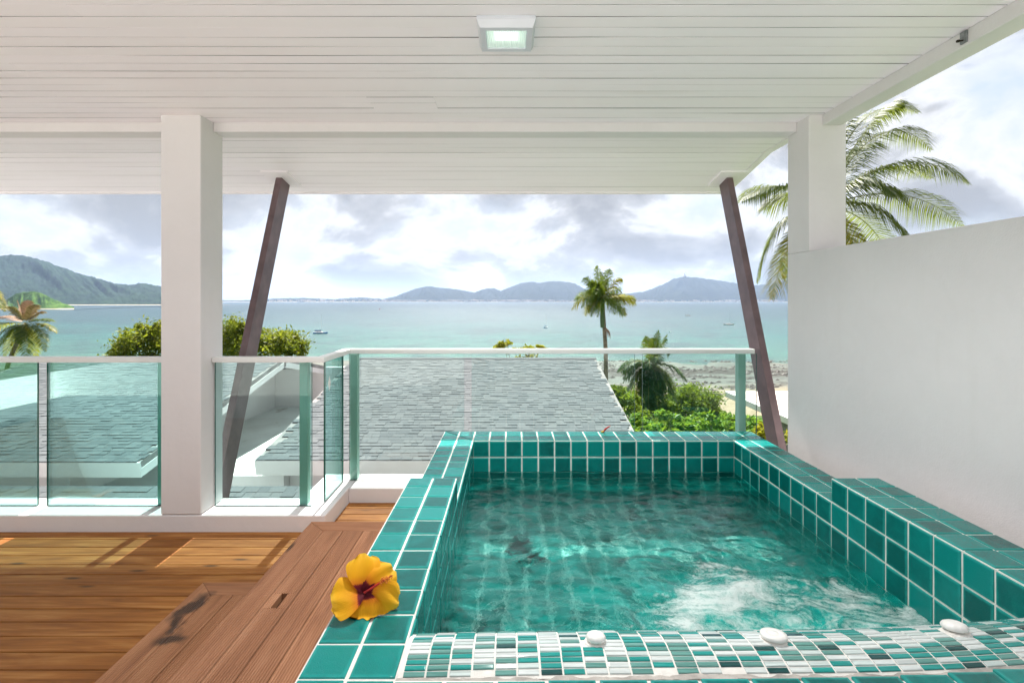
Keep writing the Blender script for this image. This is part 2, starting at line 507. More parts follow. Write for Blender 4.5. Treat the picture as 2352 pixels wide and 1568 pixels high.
def sea_material():
    m = Mat('sea_water')
    p = m.n('ShaderNodeNewGeometry').outputs['Position']
    s_ = m.n('ShaderNodeSeparateXYZ'); m.l(p, s_.inputs[0])
    ly = m.math('LOGARITHM', m.math('MAXIMUM', s_.outputs[1], 100.0), 10.0)
    pat = m.noise(m.coord('World', (0.0011, 0.004, 1)), 1.0, 5, 0.6, 0.3)
    k = m.math('ADD', m.math('MULTIPLY_ADD', ly, 1 / 1.4, -2.15 / 1.4), m.math('MULTIPLY', m.math('SUBTRACT', pat, 0.5), 0.42))
    # warmer side lies shallower: the left of the bay stays turquoise longer
    c = m.ramp(k, [(0.0, (0.10, 0.150, 0.112)), (0.10, (0.045, 0.150, 0.120)), (0.22, (0.022, 0.125, 0.115)), (0.42, (0.018, 0.075, 0.090)), (0.75, (0.022, 0.056, 0.076)), (1.0, (0.022, 0.056, 0.076))])
    r1 = m.noise(m.coord('World', (0.075, 0.10, 1)), 1.0, 5, 0.7, 0.5); r2 = m.noise(m.coord('World', (0.012, 0.016, 1)), 1.0, 5, 0.7, 0.5)
    rip = m.math('ADD', m.math('MULTIPLY', r1, 0.55), m.math('MULTIPLY', r2, 0.45))
    c = m.mix(m.math('MULTIPLY', m.ramp(rip, [(0.42, (1, 1, 1)), (0.56, (0, 0, 0))]), 0.75), c, (0.010, 0.036, 0.050))
    h = m.math('ADD', m.noise(m.coord('World', (0.10, 0.35, 1)), 1.0, 6, 0.7), m.math('MULTIPLY', m.noise(m.coord('World', (0.7, 1.6, 1)), 1.0, 4, 0.7), 0.35))
    m.principled(c, 0.28, m.bump(h, 1.0, 1.2), 0.11)
    return m.m
sx = np.array([-16000, -6000, -2500, -900, -300, 0, 300, 900, 2500, 6000, 16000.0])
sy = np.array([95, 140, 200, 300, 500, 900, 1600, 3000, 6000, 11000, 22000.0])
V = [(x, y, 0.0) for x in sx for y in sy]
tag(obj('sea', np_mesh('sea', V, grid_faces(len(sx), len(sy)), sea_material())), kind='structure')

def hill_material(name, c1, c2, c3, sc):
    m = Mat(name)
    v = m.coord('World')
    f = m.math('ADD', m.math('MULTIPLY', m.noise(v, sc, 8, 0.68), 0.65), m.math('MULTIPLY', m.noise(v, sc * 7, 4, 0.7), 0.35))
    c = m.ramp(f, [(0.36, c1), (0.5, c2), (0.64, c3)])
    p = m.n('ShaderNodeNewGeometry').outputs['Position']
    s_ = m.n('ShaderNodeSeparateXYZ'); m.l(p, s_.inputs[0])
    k = m.math('MULTIPLY_ADD', s_.outputs[2], -1 / 1.5, 3.2 / 1.5, clamp=True)
    c = m.mix(k, c, (0.60, 0.52, 0.40))
    m.principled(c, 0.95, m.bump(m.noise(v, sc * 9, 5, 0.7), 1.0, 1.2 / sc * 0.12), 0.1)
    return m.m

def hills(name, sky_pts, D0, D1, mat, rough, seed, nx=260, nt=44, xlim=None):
    """land that rises from the shore at D0 to the skyline at D1 and falls away behind it"""
    px = np.array([p[0] for p in sky_pts]); py = np.array([p[1] for p in sky_pts])
    gx = np.linspace(px[0], px[-1], nx)
    gy = np.interp(gx, px, py)
    V = []
    for i, (a, b) in enumerate(zip(gx, gy)):
        Hr = CZ + (CY - b) * D1 / F
        for j in range(nt):
            t = j / (nt - 1) * 1.45
            Y = D0 + (D1 - D0) * t
            X = (a - CX) * (D0 * (1 - t) + D1 * t) / F
            tt = min(t, 1.0)
            prof = (tt ** 1.05) if t <= 1 else 1 - ((t - 1) / 0.45) ** 1.5 * 0.9
            ridge = 1 + 0.35 * math.sin(math.pi * tt) * fbm(X, Y * 0.6, 1.6 / max(Hr * 2.2, 60), seed)
            z = max(Hr, 3) * prof * (ridge if t < 1 else 1)
            if 0.02 < t:
                z += rough * fbm(X, Y, 0.045, seed + 2, 3) * min(1, t * 6)
            if j == 0: z = -1.0
            elif z < 1.2: z = 1.2
            V.append((X, Y, z))
    me = np_mesh(name, V, grid_faces(nx, nt)[:, ::-1], mat, True)
    o = obj(name, me)
    tag(o, kind='structure')
    return o

HM = hill_material('jungle_hill', (0.003, 0.014, 0.011), (0.010, 0.034, 0.020), (0.030, 0.068, 0.028), 0.012)
HM2 = hill_material('far_hill', (0.006, 0.013, 0.008), (0.014, 0.024, 0.014), (0.032, 0.042, 0.024), 0.004)
hills('hill', [(-260, 640), (-160, 606), (-60, 592), (0, 587), (45, 586), (75, 591), (110, 601), (150, 616), (180, 628), (215, 637), (245, 646), (270, 652), (300, 654), (325, 650), (345, 653), (368, 656), (420, 672), (470, 690), (505, 696)], 2080, 3000, HM, 9, 1.7, 300, 50)
hills('hill', [(-160, 699), (10, 695), (18, 686), (35, 676), (55, 670), (75, 669), (98, 674), (122, 686), (145, 697), (163, 703), (170, 704)], 1120, 1175,
      hill_material('islet_scrub', (0.015, 0.05, 0.006), (0.055, 0.13, 0.014), (0.12, 0.21, 0.026), 0.05), 3, 4.2, 120, 30)
hills('hill', [(470, 690), (515, 690), (560, 690), (600, 687), (640, 685.5), (700, 684), (735, 686), (760, 687.5), (800, 685), (830, 683), (860, 685.5), (880, 687), (910, 680), (935, 670), (955, 663), (980, 657), (995, 658.5), (1010, 661), (1040, 663), (1065, 667), (1090, 672), (1110, 664), (1132, 661), (1150, 668), (1180, 656), (1200, 649), (1218, 646.5), (1240, 650), (1262, 646), (1290, 646), (1318, 650), (1345, 664), (1380, 676), (1420, 678), (1450, 673), (1480, 669), (1500, 662), (1525, 652), (1548, 640), (1568, 635), (1600, 637), (1630, 641), (1665, 646), (1700, 652), (1740, 655), (1775, 650), (1815, 641), (1900, 630), (2000, 640), (2200, 660)], 5600, 7200, HM2, 10, 8.8, 520, 40)

# sand spit in front of the left hill
mb = MB()
pts = [(150, 712), (250, 707.5), (368, 704.5), (470, 702.5), (520, 700)]
for i in range(len(pts) - 1):
    (x0, y0), (x1, y1) = pts[i], pts[i + 1]
    Y0, Y1 = CZ * F / (y0 - CY), CZ * F / (y1 - CY)
    a0 = ((x0 - CX) * Y0 / F, Y0); a1 = ((x1 - CX) * Y1 / F, Y1)
    mb.add([(a0[0], a0[1], 0.05), (a1[0], a1[1], 0.05), (a1[0], a1[1] * 1.03, 0.9), (a0[0], a0[1] * 1.03, 0.9)], [(0, 1, 2, 3)])
tag(mb.build('sandbank', plain('pale_sand', (0.62, 0.53, 0.42), 0.9, 0.15, 0.02)), kind='structure')

# the town and moored boats along the far shore: too small to count
rng = random.Random(5)
mb = MB()
for k in range(420):
    px = rng.choice([rng.uniform(880, 1360), rng.uniform(1130, 1360), rng.uniform(1440, 1800), rng.uniform(620, 1100)])
    t = abs(rng.gauss(0, 0.055))
    Y = 5610 + 1600 * t; X = (px - CX) * Y / F
    z = 2 + 190 * t * 0.55; w = rng.uniform(8, 26); h = rng.uniform(5, 12)
    mb.box(X - w, X + w, Y, Y + 14, z, z + h + 6)
tag(mb.build('far_town', plain('pale_town_walls', (0.66, 0.60, 0.56), 0.8, 0.35, 0.02)), 'pale buildings scattered along the far shore', 'town', kind='stuff')
mb = MB()
for k in range(90):
    px = rng.uniform(1450, 1800) if k < 70 else rng.uniform(1100, 1420)
    Y = rng.uniform(4300, 5400); X = (px - CX) * Y / F
    mb.box(X - 7, X + 7, Y, Y + 4, 0.1, 2.6); mb.box(X - 0.5, X + 0.5, Y + 1, Y + 2, 2.6, 16)
tag(mb.build('far_moored_boats', plain('far_white_hulls', (0.7, 0.7, 0.7), 0.5)), 'tiny moored boats crowded before the far town', 'boats', kind='stuff')

# small white seated figure on the highest far hill
p = at(1572, 634, 7200)
mb = MB()
mb.lathe([(26, 0), (27, 8), (20, 14), (15, 18), (13, 30), (8, 36), (7.5, 44), (5, 48), (1.5, 53)], 12, Matrix.Translation((p.x, p.y, p.z - 6)))
mb.box(p.x - 40, p.x + 40, p.y - 20, p.y + 20, p.z - 20, p.z - 6)
tag(mb.build('hilltop_statue', plain('pale_stone_figure', (0.72, 0.71, 0.70), 0.7)), 'tiny pale seated statue on top of the right far hill', 'statue')

# ------------------------------------------------------------------ terrace building
def H(h): return CZ + h
DECK, STEP, BENCH, LOW, RAISE, WATER = -1.41, -1.23, -1.05, -0.903, -0.798, -1.10
CEIL = 1.125
# lower storey of the terrace house, and an unseen pale floor added to bounce light onto the ceiling
hb = empty('terrace_house', (0, 0, 15.0), 'white house body carrying the timber terrace', 'house')
mb = MB(); mb.box(-9, 2.6, -12, 3.20, 15.0, H(-1.76)); mb.build('storey', M['white'], hb)
mb = MB(); mb.box(-9, -1.36, -12, 0.34, H(-1.759), H(DECK)); mb.box(-1.36, 2.6, -12, 0.34, H(-1.759), H(DECK)); mb.build('bounce_paving', plain('pale_bounce_paving', (0.80, 0.79, 0.77), 0.7, 0.08, 2), hb)

deck = empty('deck', (0, 1.5, H(DECK)), kind='structure')
mb = MB(); mb.box(-6, -0.455, 0.345, 3.385, H(-1.75), H(DECK) - 0.026); mb.build('subfloor', M['under'], deck)

def board(name, Ln, w, th, mat, parent, loc, rotz=0.0, ribs=0, m0=0.0, m1=0.0, slot=None, c=0.0025, e1=0.0):
    """one timber board: length along local x; m0 / m1 shear the two ends for a mitre; ribs cut fine grooves"""
    mb = MB()
    hw = w / 2
    def prof(y0, y1):
        P = [(y0, -th), (y0, -c), (y0 + c, 0)]
        if ribs:
            n = max(1, round((y1 - y0) / (w / ribs)))
            st = (y1 - y0 - 2 * c) / n
            for k in range(n):
                a = y0 + c + k * st
                P += [(a + st * 0.30, 0.0), (a + st * 0.44, -0.0022), (a + st * 0.80, -0.0022), (a + st * 0.94, 0.0)]
        P += [(y1 - c, 0), (y1, -c), (y1, -th)]
        return P
    def run(x0f, x1f, y0, y1):
        P = prof(y0, y1); n = len(P)
        vs = [(x0f(y), y, z) for y, z in P] + [(x1f(y), y, z) for y, z in P]
        fs = [(i, i + n, i + n + 1, i + 1) for i in range(n - 1)] + [(n - 1, 2 * n - 1, n, 0)]
        fs += [tuple(range(n)), tuple(range(n, 2 * n))[::-1]]
        mb.add(vs, [f[::-1] for f in fs])
    a = lambda y: -Ln / 2 + m0 * (y + hw)
    b = lambda y: Ln / 2 - m1 * (y + hw) - e1
    if slot:
        s0, s1, t0, t1 = slot
        run(a, lambda y: s0, -hw, hw); run(lambda y: s1, b, -hw, hw)
        run(lambda y: s0, lambda y: s1, -hw, t0); run(lambda y: s0, lambda y: s1, t1, hw)
    else:
        run(a, b, -hw, hw)
    return obj(name, mb.mesh(name, mat), parent, loc, (0, 0, rotz))

rng = random.Random(11)
PITCH = 0.092
y = 2.957 - 0.0445
while y > 0.75:
    x0, x1 = -5.6, -0.455
    cuts = [x0] + ([rng.uniform(-3.4, -2.6)] if rng.random() < 0.4 else []) + [x1]
    for a, b in zip(cuts[:-1], cuts[1:]):
        board('plank', b - a - 0.002, 0.0875, 0.025, M['deck'], deck, ((a + b) / 2, y, H(DECK) + rng.uniform(-0.0008, 0.0008)), 0, ribs=0)
    y -= PITCH
y = 3.385 - 0.0445
while y > 2.96:
    board('plank', 0.664, 0.0875, 0.025, M['deck'], deck, (-0.790, y, H(DECK) + rng.uniform(-0.0008, 0.0008)))
    y -= PITCH
y = 0.70
while y > 0.40:
    board('plank', 5.145, 0.0875, 0.025, M['deck'], deck, (-3.03, y, H(DECK)))
    y -= PITCH

# low platform and bench beside the tub
def platform(name, x0, x1, yfar, top, base, mat, label, slot=False):
    t = empty(name, ((x0 + x1) / 2, 1.4, H(base)), label, 'step' if 'step' in name else 'bench')
    w, g = 0.0895, 0.0025
    p = w + g
    ynear = 0.45
    # far end board, mitred at the outer corner
    Lx = x1 - x0
    board('board', Lx, w, 0.028, mat, t, ((x0 + x1) / 2, yfar - w / 2, H(top)), math.pi, ribs=10, m1=1.0)
    n = int(round((x1 - x0) / p))
    for k in range(n):
        xc = x0 + w / 2 + k * p
        yf = yfar if k == 0 else yfar - w - g
        Ln = yf - ynear
        sl = None
        if slot and k == 1:
            yc = (yf + ynear) / 2
            sl = (1.700 - 0.042 - yc, 1.700 + 0.042 - yc, -0.010, 0.012)
        board('board', Ln, w, 0.028, mat, t, (xc, (yf + ynear) / 2, H(top) + rng.uniform(-0.0006, 0.0006)), math.pi / 2, ribs=10,
              m1=-1.0 if k == 0 else 0.0, e1=w + 0.002 if k == 0 else 0.0, slot=sl)
    mb = MB(); mb.cbox(x0 + 0.004, x0 + 0.028, ynear, yfar - 0.006, H(base), H(top) - 0.029, 0.002); mb.build('skirt', mat, t)
    mb = MB(); mb.cbox(x0 + 0.030, x1, yfar - 0.030, yfar - 0.006, H(base), H(top) - 0.029, 0.002); mb.build('skirt', mat, t)
    mb = MB(); mb.box(x0 + 0.030, x1, ynear, yfar - 0.034, H(base), H(top) - 0.034); mb.build('frame', M['under'], t)
    return t
platform('timber_bench', -0.945, -0.452, 2.305, BENCH, DECK, M['bench'], 'reddish ribbed timber bench with a hand slot along the tub', True)
platform('timber_step', -1.342, -0.949, 2.12, STEP, DECK, M['step'], 'low ribbed timber step with a dark wet stain below the bench')

# ------------------------------------------------------------------ ceiling
ceil = empty('ceiling', (0, 2.0, H(CEIL)), kind='structure')
KINK_Y, EAVE_Y, EAVE_H = 3.71, 4.425, 0.98
mb = MB()
mb.box(-6.5, 1.955, 1.22, KINK_Y, H(CEIL) + 0.016, H(CEIL) + 0.06)
mb.build('backing', M['ceil_back'], ceil)
sa = math.atan2(CEIL - EAVE_H, EAVE_Y - KINK_Y)
slope_len = math.hypot(CEIL - EAVE_H, EAVE_Y - KINK_Y)
Ms = Matrix.Translation((0, KINK_Y, H(CEIL))) @ Matrix.Rotation(-sa, 4, 'X')
mb = MB(); mb.box(-6.5, 1.955, 0.0, slope_len, 0.016, 0.06, Ms); mb.build('backing', M['ceil_back'], ceil)
mb = MB(); mb.box(-6.6, 2.05, 1.18, KINK_Y, H(CEIL) + 0.07, H(CEIL) + 0.20); mb.box(-6.6, 2.05, 0.0, slope_len + 0.03, 0.065, 0.19, Ms); mb.build('roof_slab', M['concrete'], ceil)  # rear edge stops short, out of view, to let light onto the floor

def plank_mesh(x0, x1, w, seed, gmax=0.0050):
    nseg = max(4, int((x1 - x0) / 0.12))
    vs, fs = [], []
    for i in range(nseg + 1):
        x = x0 + (x1 - x0) * i / nseg
        def gap(s):
            g = 0.5 + 0.8 * mnoise.noise(Vector((x * 0.55, seed * 3.7 + s, 0.3))) + 0.35 * mnoise.noise(Vector((x * 2.4, seed * 5.1 + s, 7.1)))
            return 0.0004 + gmax * max(0.0, min(1.0, g)) ** 1.6
        dz = 0.0012 * mnoise.noise(Vector((x * 0.8, seed * 2.2, 1.0)))
        dyw = 0.0030 * mnoise.noise(Vector((x * 0.45, seed * 0.0 + 4.0, 2.0)))
        ya, yb = -w / 2 + gap(0) + dyw, w / 2 - gap(9) * 0.35 + dyw
        c = 0.0005
        vs += [(x, ya, 0.013), (x, ya, c + dz), (x, ya + c, dz), (x, yb - c, dz), (x, yb, c + dz), (x, yb, 0.013)]
        if i:
            b = (i - 1) * 6
            for k in range(5): fs.append((b + k, b + k + 1, b + k + 7, b + k + 6))
    fs += [tuple(range(6))[::-1], tuple(range(nseg * 6, nseg * 6 + 6))]
    return vs, [f[::-1] for f in fs]

def plank_data(mb):
    me = mb.mesh('ceiling_plank', [M['ceil'], M['ceil_back']])
    me.polygons.foreach_set('material_index', [1 if (k % 5 in (0, 4) and k < len(mb.f) - 2) else 0 for k in range(len(mb.f))])
    return me
CP = 0.0767
rng = random.Random(3)
k = 0
y = 3.078 - CP / 2
PATCH_ROWS = []
while y > 1.62:
    cuts = [-6.4, 1.90]
    if 2.66 < y < 2.86: cuts = [-6.4, -0.80, -0.425, 1.90]
    elif rng.random() < 0.35: cuts = [-6.4, rng.uniform(-2.5, 1.2), 1.90]
    for a, b in zip(cuts[:-1], cuts[1:]):
        vs, fs = plank_mesh(a + 0.0006, b - 0.0006, CP, k)
        mb = MB(); mb.add(vs, fs)
        dz = rng.uniform(-0.0006, 0.0006) - (0.002 if len(cuts) == 4 and a == -0.80 else 0)
        obj('plank', plank_data(mb), ceil, (0, y, H(CEIL) + dz))
    k += 1; y -= CP
mb = MB(); mb.box(-6.4, 1.90, 1.23, y + CP / 2 - 0.001, H(CEIL), H(CEIL) + 0.013); mb.build('panel', M['ceil'], ceil)
y = 3.20 + CP / 2
while y < KINK_Y - 0.01:
    vs, fs = plank_mesh(-6.4, 1.925, CP, k, 0.0024); mb = MB(); mb.add(vs, fs)
    obj('plank', plank_data(mb), ceil, (0, min(y, KINK_Y - CP / 2), H(CEIL))); k += 1; y += CP
s_ = CP / 2 + 0.002
while s_ < slope_len + 0.01:
    vs, fs = plank_mesh(-6.4, 1.94, CP, k, 0.0024); mb = MB(); mb.add(vs, fs)
    obj('plank', plank_data(mb), ceil, mat4=Ms @ Matrix.Translation((0, s_, 0))); k += 1; s_ += CP
# eave trim and side fascia
mb = MB(); mb.box(-6.5, 1.99, slope_len - 0.012, slope_len + 0.018, -0.010, 0.062, Ms); mb.build('eave_trim', M['ceil'], ceil)
mb = MB(); mb.box(1.943, 1.99, 0.002, slope_len - 0.014, -0.006, 0.062, Ms); mb.box(1.927, 1.985, 3.205, KINK_Y, H(CEIL) - 0.006, H(CEIL) + 0.062); mb.build('side_trim', M['ceil'], ceil)

def beam(name, x0, x1, y0, y1, h0, h1, label):
    mb = MB(); mb.cbox(x0, x1, y0, y1, H(h0), H(h1), 0.003)
    return tag(mb.build(name, M['white']), label, 'beam')
beam('roof_beam', -6.4, -2.131, 3.08, 3.197, 1.066, CEIL + 0.012, 'white ceiling beam running left from the square column')
beam('roof_beam', -1.885, 1.818, 3.08, 3.197, 1.066, CEIL + 0.012, 'long white ceiling beam between the two columns')
sb = beam('roof_beam', 1.902, 2.012, 1.22, 2.958, 1.062, CEIL + 0.012, 'white beam along the right edge of the ceiling')

def column(x0, x1, y0, y1, h0, h1, label):
    mb = MB(); mb.cbox(x0, x1, y0, y1, H(h0), H(h1), 0.004)
    return tag(mb.build('column', M['white']), label, 'column')
column(-2.130, -1.886, 2.958, 3.185, -1.306, CEIL + 0.010, 'white square column standing on the kerb left of the tub')
column(1.820, 2.047, 2.958, 3.185, 0.2985, CEIL + 0.010, 'short white column on top of the right wall')
mb = MB(); mb.cbox(1.8195, 2.10, -1.2, 3.186, H(-1.45), H(0.2975), 0.004)
tag(mb.build('side_wall', M['white']), 'tall plain white wall right of the tub', 'wall')

# kerb round the terrace edge
kb = empty('kerb_wall', (-1.5, 3.08, H(DECK)), 'low white kerb under the glass railings', 'wall')
mb = MB(); mb.cbox(-6.2, -1.128, 2.957, 3.215, H(-1.50), H(-1.31), 0.005); mb.build('kerb', M['white'], kb)
mb = MB(); mb.cbox(-1.385, -1.1285, 3.2155, 3.66, H(-1.50), H(-1.31), 0.005); mb.build('kerb', M['white'], kb)
mb = MB(); mb.cbox(-1.128, 2.3, 3.388, 3.661, H(-1.50), H(-1.311), 0.005); mb.build('kerb', M['white'], kb)

# brown struts under the eave
def strut(X, label, a=0.05, dpt=0.15):
    top = Vector((X, 4.10, H(1.030))); bot = Vector((X, 2.86 + 0.0, H(-2.15)))
    bot = Vector((X, 4.10 - 3.18 * 0.39, H(-2.15)))
    d = (top - bot).normalized()
    sidev = Vector((1, 0, 0)); fw = sidev.cross(d).normalized()
    if fw.y < 0: fw = -fw
    sg = -1 if X < 0 else 1
    t = empty('eave_strut', bot, label, 'strut')
    mb = MB()
    A = [bot, top + d * 0.03]
    vs = []
    for q in A:
        for (u, v) in ((0, 0), (sg * a, 0), (sg * a, dpt), (0, dpt)):
            vs.append(q + sidev * u + fw * v)
    mb.add(vs, [(0, 1, 2, 3), (4, 7, 6, 5), (0, 4, 5, 1), (1, 5, 6, 2), (2, 6, 7, 3), (3, 7, 4, 0)])
    mb.build('post', M['steel'], t)
    mb = MB()
    mb.box(-0.11 + X + sg * 0.02, 0.11 + X + sg * 0.02, 0.30, 0.58, -0.012, 0.003, Matrix.Translation((0, KINK_Y, H(CEIL))) @ Matrix.Rotation(-sa, 4, 'X'))
    mb.build('top_plate', M['ceil'], t)
    return t
strut(-1.93, 'slanting brown steel strut beside the left column')
strut(1.83, 'slanting brown steel strut beside the right wall')

# ------------------------------------------------------------------ glass railings
RT, RH = -0.360, 0.034
def pane(parent, x0, y0, x1, y1, z0, z1, mat, th=0.012):
    d = Vector((x1 - x0, y1 - y0, 0)); n = Vector((-d.y, d.x, 0)).normalized() * th / 2
    a, b = Vector((x0, y0, 0)), Vector((x1, y1, 0))
    vs = [a - n, b - n, b + n, a + n]
    vs = [Vector((p.x, p.y, z)) for z in (z0, z1) for p in vs]
    me = bpy.data.meshes.new('glass_pane')
    me.from_pydata([tuple(p) for p in vs], [], [(0, 1, 5, 4), (2, 3, 7, 6), (1, 2, 6, 5), (3, 0, 4, 7), (4, 5, 6, 7), (3, 2, 1, 0)])
    me.materials.append(mat); me.materials.append(M['edge'])
    for i in (2, 3, 4, 5): me.polygons[i].material_index = 1
    return obj('glass_pane', me, parent)
def rail(parent, x0, x1, y0, y1, top=RT):
    mb = MB(); mb.cbox(x0, x1, y0, y1, H(top - RH), H(top), 0.003); return mb.build('handrail', M['alu'], parent)
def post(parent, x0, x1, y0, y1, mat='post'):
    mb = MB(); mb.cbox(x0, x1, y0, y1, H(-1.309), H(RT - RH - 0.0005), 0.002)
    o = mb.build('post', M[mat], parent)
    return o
GB, GT = H(-1.306), H(RT - RH + 0.004)
r1 = empty('glass_railing', (-3.2, 3.09, H(-1.31)), 'green glass railing left of the square column', 'railing')
rail(r1, -6.2, -2.132, 3.060, 3.118)
pane(r1, -6.0, 3.09, -3.005, 3.09, GB, GT, M['glass'])
pane(r1, -2.945, 3.09, -2.135, 3.09, GB, GT, M['glass'])
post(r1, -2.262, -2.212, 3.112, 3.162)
r2 = empty('glass_railing', (-1.5, 3.09, H(-1.31)), 'short green glass railing right of the square column with its return', 'railing')
rail(r2, -1.883, -1.176, 3.060, 3.118)
mb = MB(); mb.cbox(-1.234, -1.177, 3.119, 3.559, H(RT - RH), H(RT), 0.003); mb.build('handrail', M['alu'], r2)
pane(r2, -1.878, 3.09, -1.262, 3.09, GB, GT, M['glass3'])
pane(r2, -1.205, 3.15, -1.205, 3.49, GB, GT, M['glass'])
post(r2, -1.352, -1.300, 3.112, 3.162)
mb = MB(); q = Vector((-1.1975, 3.215, H(-0.55)))
mb.add([q + Vector((0, -0.022, 0)), q + Vector((0, 0, -0.05)), q + Vector((0, 0.022, 0)), q + Vector((0, 0, 0.05)), q + Vector((0.0012, 0, 0))], [(0, 1, 4), (1, 2, 4), (2, 3, 4), (3, 0, 4)])
mb.build('diamond_reflection', M['plastic'], r2)  # reflection on the return pane, modelled as a white diamond
r3 = empty('glass_railing', (0.3, 3.53, H(-1.31)), 'long pale glass railing behind the tub facing the sea', 'railing')
rail(r3, -1.234, 1.795, 3.560, 3.618)
for a, b in ((-1.170, -0.335), (-0.280, 0.905), (0.960, 1.79)):
    pane(r3, a, 3.53, b, 3.53, GB, GT, M['glass2'])
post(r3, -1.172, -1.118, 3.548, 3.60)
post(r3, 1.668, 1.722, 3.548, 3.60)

# ------------------------------------------------------------------ ceiling lamp and bracket
lamp = empty('ceiling_light', (-0.016, 2.02, H(CEIL) - 0.003), 'square grey ceiling light, switched on', 'ceiling light')
lx0, lx1, ly0, ly1 = -0.133, 0.101, 1.915, 2.125
zt, zb = H(CEIL) - 0.003, H(1.080)
i_ = 0.012
mb = MB()
o8 = [(lx0, ly0), (lx1, ly0), (lx1, ly1), (lx0, ly1)]
m8 = [(lx0 + i_, ly0 + i_), (lx1 - i_, ly0 + i_), (lx1 - i_, ly1 - i_), (lx0 + i_, ly1 - i_)]
f_ = 0.034
n8 = [(lx0 + f_, ly0 + f_), (lx1 - f_, ly0 + f_), (lx1 - f_, ly1 - f_), (lx0 + f_, ly1 - f_)]
vs = [(x, y, zt) for x, y in o8] + [(x, y, zt - 0.014) for x, y in o8] + [(x, y, zb) for x, y in m8] + [(x, y, zb) for x, y in n8] + [(x, y, zb + 0.008) for x, y in n8]
fs = []
for r in range(4):
    for k in range(4):
        fs.append((r * 4 + k, (r + 1) * 4 + k, (r + 1) * 4 + (k + 1) % 4, r * 4 + (k + 1) % 4))
mb.add(vs, fs); mb.build('housing', M['fixture'], lamp)
def diffuser_mat():
    m = Mat('lit_prismatic_diffuser')
    v = m.coord('Object')
    s_ = m.n('ShaderNodeSeparateXYZ'); m.l(v, s_.inputs[0])
    a = m.math('ABSOLUTE', m.math('SUBTRACT', s_.outputs[0], -0.016)); b = m.math('ABSOLUTE', m.math('SUBTRACT', s_.outputs[1], 2.0))
    k = m.math('MAXIMUM', m.math('MULTIPLY', a, 11.5), m.math('MULTIPLY', b, 17.0))
    c = m.ramp(k, [(0.35, (1.0, 1.0, 0.97)), (0.6, (0.72, 0.93, 0.80)), (1.0, (0.60, 0.72, 0.68))])
    st = m.ramp(k, [(0.3, (1, 1, 1)), (0.62, (0.34, 0.34, 0.34)), (1.0, (0.22, 0.22, 0.22))])
    p = m.principled((0.7, 0.8, 0.75), 0.25, None, 0.5)
    m.l(c, p.inputs['Emission Color']); m.l(m.math('MULTIPLY', st, 0.36), p.inputs['Emission Strength'])
    return m.m
mb = MB()
nrb = 22
for k in range(nrb):
    xa = lx0 + f_ + (lx1 - lx0 - 2 * f_) * k / nrb; xb = lx0 + f_ + (lx1 - lx0 - 2 * f_) * (k + 1) / nrb; xm = (xa + xb) / 2
    ya, yb = ly0 + f_, ly1 - f_
    mb.add([(xa, ya, zb + 0.007), (xm, ya, zb + 0.003), (xb, ya, zb + 0.007), (xa, yb, zb + 0.007), (xm, yb, zb + 0.003), (xb, yb, zb + 0.007)], [(0, 3, 4, 1), (1, 4, 5, 2)])
mb.build('diffuser', diffuser_mat(), lamp)
ld = bpy.data.lights.new('lamp_tube', 'AREA'); ld.shape = 'RECTANGLE'; ld.size = 0.085; ld.size_y = 0.045
ld.energy = 10.0; ld.color = (1.0, 0.985, 0.95); ld.spread = R(135)
lo = bpy.data.objects.new('lamp_tube', ld); lo.location = (-0.016, 2.012, zb + 0.0015)
link(lo, lamp)
bk = empty('cable_bracket', (1.90, 2.03, H(1.085)), 'small dark metal bracket with a cable end on the right beam', 'bracket')
mb = MB(); mb.cbox(1.893, 1.9015, 2.015, 2.045, H(1.072), H(1.122), 0.001); mb.build('plate', plain('galvanised_plate', (0.25, 0.26, 0.27), 0.4, 0.3, 60, 0, 0.6), bk)
mb = MB(); mb.tube([(1.893, 2.03, H(1.085)), (1.882, 2.03, H(1.083)), (1.872, 2.028, H(1.08))], 0.0028, 6); mb.tube([(1.874, 2.028, H(1.081)), (1.866, 2.027, H(1.079))], 0.006, 8); mb.build('cable', M['under'], bk)

# ------------------------------------------------------------------ the tub
T = 0.105
XL, XR, YF = -0.24, 1.44, 3.12
YS = YF - 9 * T
YN = 0.62
FLOOR = -1.62
pool = empty('hot_tub', (0.6, 2.1, H(FLOOR)), 'teal tiled hot tub with stepped rims and moving water', 'hot tub')
mb = MB()
mb.box(XL - 2 * T, XL, YN, YS, H(-1.72), H(RAISE)); mb.box(XL - 2 * T, XL, YS, YF + 2 * T, H(-1.72), H(LOW))
mb.box(XR, XR + 2 * T, YN, YS, H(-1.72), H(RAISE)); mb.box(XR, XR + 2 * T, YS, YF + 2 * T, H(-1.72), H(LOW))
mb.box(XL, XR, YF, YF + 2 * T, H(-1.72), H(LOW)); mb.box(XL, XR, YN, YF, H(-1.72), H(FLOOR))
mb.build('shell', M['grout'], pool)

